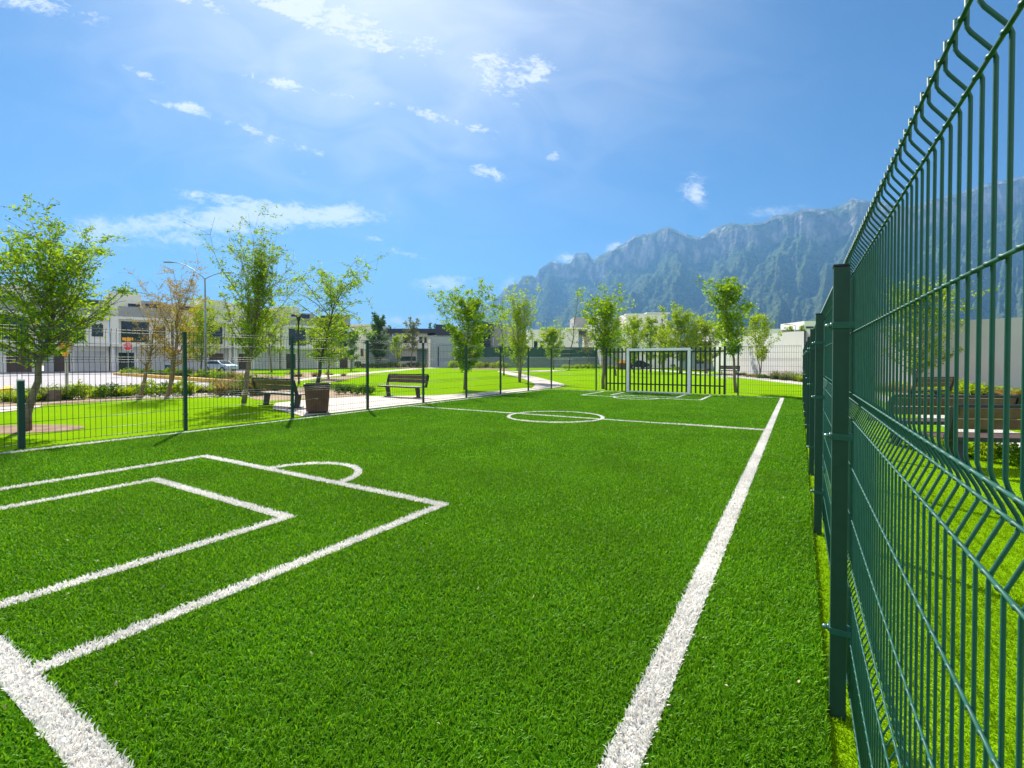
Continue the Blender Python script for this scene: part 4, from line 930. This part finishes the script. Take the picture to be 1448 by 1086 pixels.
for p in protos:
    for c in list(p.children): bpy.data.objects.remove(c)
    bpy.data.objects.remove(p)
# gravel in the beds
nG = 900; P = []
for i in range(nG):
    g = G(rr.uniform(60, 352), 562 - rr.uniform(0, 10)) if i % 3 else G(rr.uniform(1010, 1140), rr.uniform(529, 536))
    P.append((g.x, g.y, -.01))
P = np.array(P); Vg = []; Fg = []
for i, p in enumerate(P):
    r = rr.uniform(.03, .09); k = len(Vg)
    Vg += [(p[0] - r, p[1], p[2]), (p[0], p[1] - r, p[2]), (p[0] + r, p[1], p[2]), (p[0], p[1] + r, p[2]), (p[0] + r * .2, p[1], p[2] + r * .8)]
    Fg += [(k, k + 1, k + 4), (k + 1, k + 2, k + 4), (k + 2, k + 3, k + 4), (k + 3, k, k + 4)]
o = npmesh('gravel', np.array(Vg), np.array(Fg), 3, MT['stone']); tag(o, 'small pale stones scattered over the planting beds', 'gravel', kind='stuff')

# ------------------------------------------------------------------ mountains
RIDGE = [(520, 520), (600, 500), (640, 470), (680, 434), (707, 417), (719, 403), (732, 400), (738, 390), (751, 389), (757, 393), (763, 380), (780, 369), (796, 373), (807, 370), (813, 359), (831, 358), (838, 368), (844, 364), (850, 361), (885, 343), (897, 334), (924, 329), (943, 321), (966, 331), (989, 337), (1013, 321), (1032, 316), (1051, 318), (1078, 315), (1090, 308), (1136, 297), (1171, 296), (1183, 293), (1202, 282), (1229, 286), (1240, 287), (1290, 292), (1322, 282), (1362, 272), (1389, 262), (1428, 254), (1448, 249), (1560, 240), (1700, 262), (1900, 285), (2300, 330), (3200, 420)]
rx = np.array([p[0] for p in RIDGE], float); ry = np.array([p[1] for p in RIDGE], float)
NA, NR = 900, 230
pxs = np.concatenate([np.linspace(525, 1460, 760), np.linspace(1466, 3200, 140)])
az = np.arctan((pxs - CX) / F); rt = np.linspace(0, 1.55, NR)
Rr = 2400 + 1500 * np.clip((1250 - pxs) / 650, 0, 1)           # distance of the crest: the range recedes to the left
tanE = (508.5 - np.interp(pxs, rx, ry)) / F                       # height / Y
V = np.zeros((NA, NR, 3)); 
for i in range(NA):
    Yr = Rr[i]; Hc = max(0, tanE[i]) * Yr + EYE; x1 = math.tan(az[i])
    for j in range(NR):
        t = rt[j]; Y = Yr * (.42 + .58 * t); x = x1 * Y
        if t <= 1:
            tc_ = .84 + .035 * mnoise.noise(Vector((pxs[i] * .02, 5.5, 0))); hc_ = .72 + .05 * mnoise.noise(Vector((pxs[i] * .013, 8.5, 0)))
            if t < tc_: h = hc_ * (t / tc_) ** 1.45
            elif t < tc_ + .03: h = hc_ + (.90 - hc_) * (t - tc_) / .03
            else: h = .90 + .10 * ((t - tc_ - .03) / (1 - tc_ - .03)) ** .9
        else: h = max(0, 1 - (t - 1) * 1.9)
        wq = mnoise.fractal(Vector((pxs[i] * .006, t * 1.5, 9.0)), .8, 2.2, 3) * .5
        al = Vector((pxs[i] * .013 - t * 1.25 + wq, t * .55 + wq, 1.7)); al2 = Vector((pxs[i] * .034 - t * 2.6 + wq, t * 2.0, 4.7)); al3 = Vector((pxs[i] * .055 - t * 3, t * 7.0, 2.7))
        rd = 1 - 2.4 * abs(mnoise.noise(al)); r2 = 1 - 2.4 * abs(mnoise.noise(al2)); r3 = mnoise.fractal(al3, .9, 2.1, 5)
        am = math.sin(math.pi * min(1, max(0, t)) ** .80) * (1 if t < 1 else 0)
        fade = min(1, abs(1 - t) * 9)
        hh = Hc * (h + am * ((.15 + .10 * mnoise.noise(Vector((pxs[i] * .007, t * 3, 21)))) * (rd - .4) + (.010 + .07 * max(-.1, mnoise.noise(Vector((pxs[i] * .012, t * 2.5, 31))))) * (r2 - .4)) * min(1, .1 + t * 1.1)) + (Hc * .055 * r3) * fade * min(1, t * 4)
        if t <= 1: hh = min(hh, Hc * (Y / Yr) * .985 if t < .985 else Hc)
        V[i, j] = (x, Y, max(-20, hh) - (25 * (1 - t) if t < .1 else 0) - (30 if t < .02 or t > 1.52 else 0))
    # small roughness of the skyline
    dj = int(np.argmin(np.abs(rt - 1))); V[i, dj, 2] = Hc + mnoise.fractal(Vector((pxs[i] * .12, 2.0, 0)), .6, 2, 5) * 13
idx = np.arange(NA * NR).reshape(NA, NR)
Fm = np.stack([idx[:-1, :-1], idx[1:, :-1], idx[1:, 1:], idx[:-1, 1:]], -1).reshape(-1, 4)
mm = bpy.data.materials.new('mountain'); mm.use_nodes = True; t = mm.node_tree; p = t.nodes['Principled BSDF']; p.inputs['Roughness'].default_value = 1; p.inputs['Specular IOR Level'].default_value = 0
co = N(t, 'ShaderNodeTexCoord'); ge = N(t, 'ShaderNodeNewGeometry'); sx_ = N(t, 'ShaderNodeSeparateXYZ'); L_(t, ge.outputs['Normal'], sx_.inputs[0])
sp_ = N(t, 'ShaderNodeSeparateXYZ'); L_(t, co.outputs['Object'], sp_.inputs[0])
n1 = N(t, 'ShaderNodeTexNoise'); n1.inputs['Scale'].default_value = .012; n1.inputs['Detail'].default_value = 8; L_(t, co.outputs['Object'], n1.inputs['Vector'])
n2 = N(t, 'ShaderNodeTexNoise'); n2.inputs['Scale'].default_value = .05; n2.inputs['Detail'].default_value = 6; L_(t, co.outputs['Object'], n2.inputs['Vector'])
steep = M_(t, 'SUBTRACT', .50, sx_.outputs[2])
atn = N(t, 'ShaderNodeAttribute'); atn.attribute_name = 'crest'
mpg = N(t, 'ShaderNodeMapping'); mpg.inputs['Scale'].default_value = (.022, .022, .005); L_(t, co.outputs['Object'], mpg.inputs[0])
n4 = N(t, 'ShaderNodeTexNoise'); n4.inputs['Scale'].default_value = 1; n4.inputs['Detail'].default_value = 6; L_(t, mpg.outputs[0], n4.inputs['Vector'])
rk = M_(t, 'ADD', M_(t, 'MULTIPLY', steep, 2.2), M_(t, 'ADD', M_(t, 'MULTIPLY', M_(t, 'SUBTRACT', atn.outputs['Fac'], .80), 7.0), M_(t, 'MULTIPLY', M_(t, 'SUBTRACT', n1.outputs[0], .5), 2.6)), clamp=True)
gcol = N(t, 'ShaderNodeMixRGB'); L_(t, M_(t,'MULTIPLY_ADD', M_(t,'SUBTRACT',n2.outputs[0],.5), 3.0, .5, clamp=True), gcol.inputs[0]); gcol.inputs[1].default_value = (.028, .048, .026, 1); gcol.inputs[2].default_value = (.115, .145, .052, 1)
rcol = N(t, 'ShaderNodeMixRGB'); L_(t, M_(t, 'MULTIPLY_ADD', M_(t, 'SUBTRACT', n4.outputs[0], .5), 4.0, .35, clamp=True), rcol.inputs[0]); rcol.inputs[1].default_value = (.11, .105, .11, 1); rcol.inputs[2].default_value = (.46, .42, .39, 1)
mc = N(t, 'ShaderNodeMixRGB'); L_(t, rk, mc.inputs[0]); L_(t, gcol.outputs[0], mc.inputs[1]); L_(t, rcol.outputs[0], mc.inputs[2]); L_(t, mc.outputs[0], p.inputs['Base Color'])
bb = N(t, 'ShaderNodeBump'); bb.inputs['Strength'].default_value = 1.0; bb.inputs['Distance'].default_value = 30; L_(t, M_(t, 'ADD', n1.outputs[0], M_(t, 'MULTIPLY', n2.outputs[0], .45)), bb.inputs['Height']); L_(t, bb.outputs[0], p.inputs['Normal'])
o = npmesh('mountains', V.reshape(-1, 3), Fm, 4, mm, smooth=False)
at_ = o.data.attributes.new('crest', 'FLOAT', 'POINT'); at_.data.foreach_set('value', np.repeat(rt[None], NA, 0).astype(np.float32).ravel()); o['kind'] = 'structure'

# ------------------------------------------------------------------ haze
hz_ = MB(); hz_.box(-5600, 9000, -5600, 5600, -61, 1010)
hm = bpy.data.materials.new('haze'); hm.use_nodes = True; t = hm.node_tree; t.nodes.clear()
pv = N(t, 'ShaderNodeVolumePrincipled'); pv.inputs['Color'].default_value = (.20, .50, .97, 1); pv.inputs['Density'].default_value = .00021; pv.inputs['Anisotropy'].default_value = .25
ou = N(t, 'ShaderNodeOutputMaterial'); L_(t, pv.outputs[0], ou.inputs['Volume'])
o = hz_.build('haze', hm); tag(o, kind='stuff'); o['label'] = 'thin blue daytime haze over the park and the mountains'; o['category'] = 'haze'
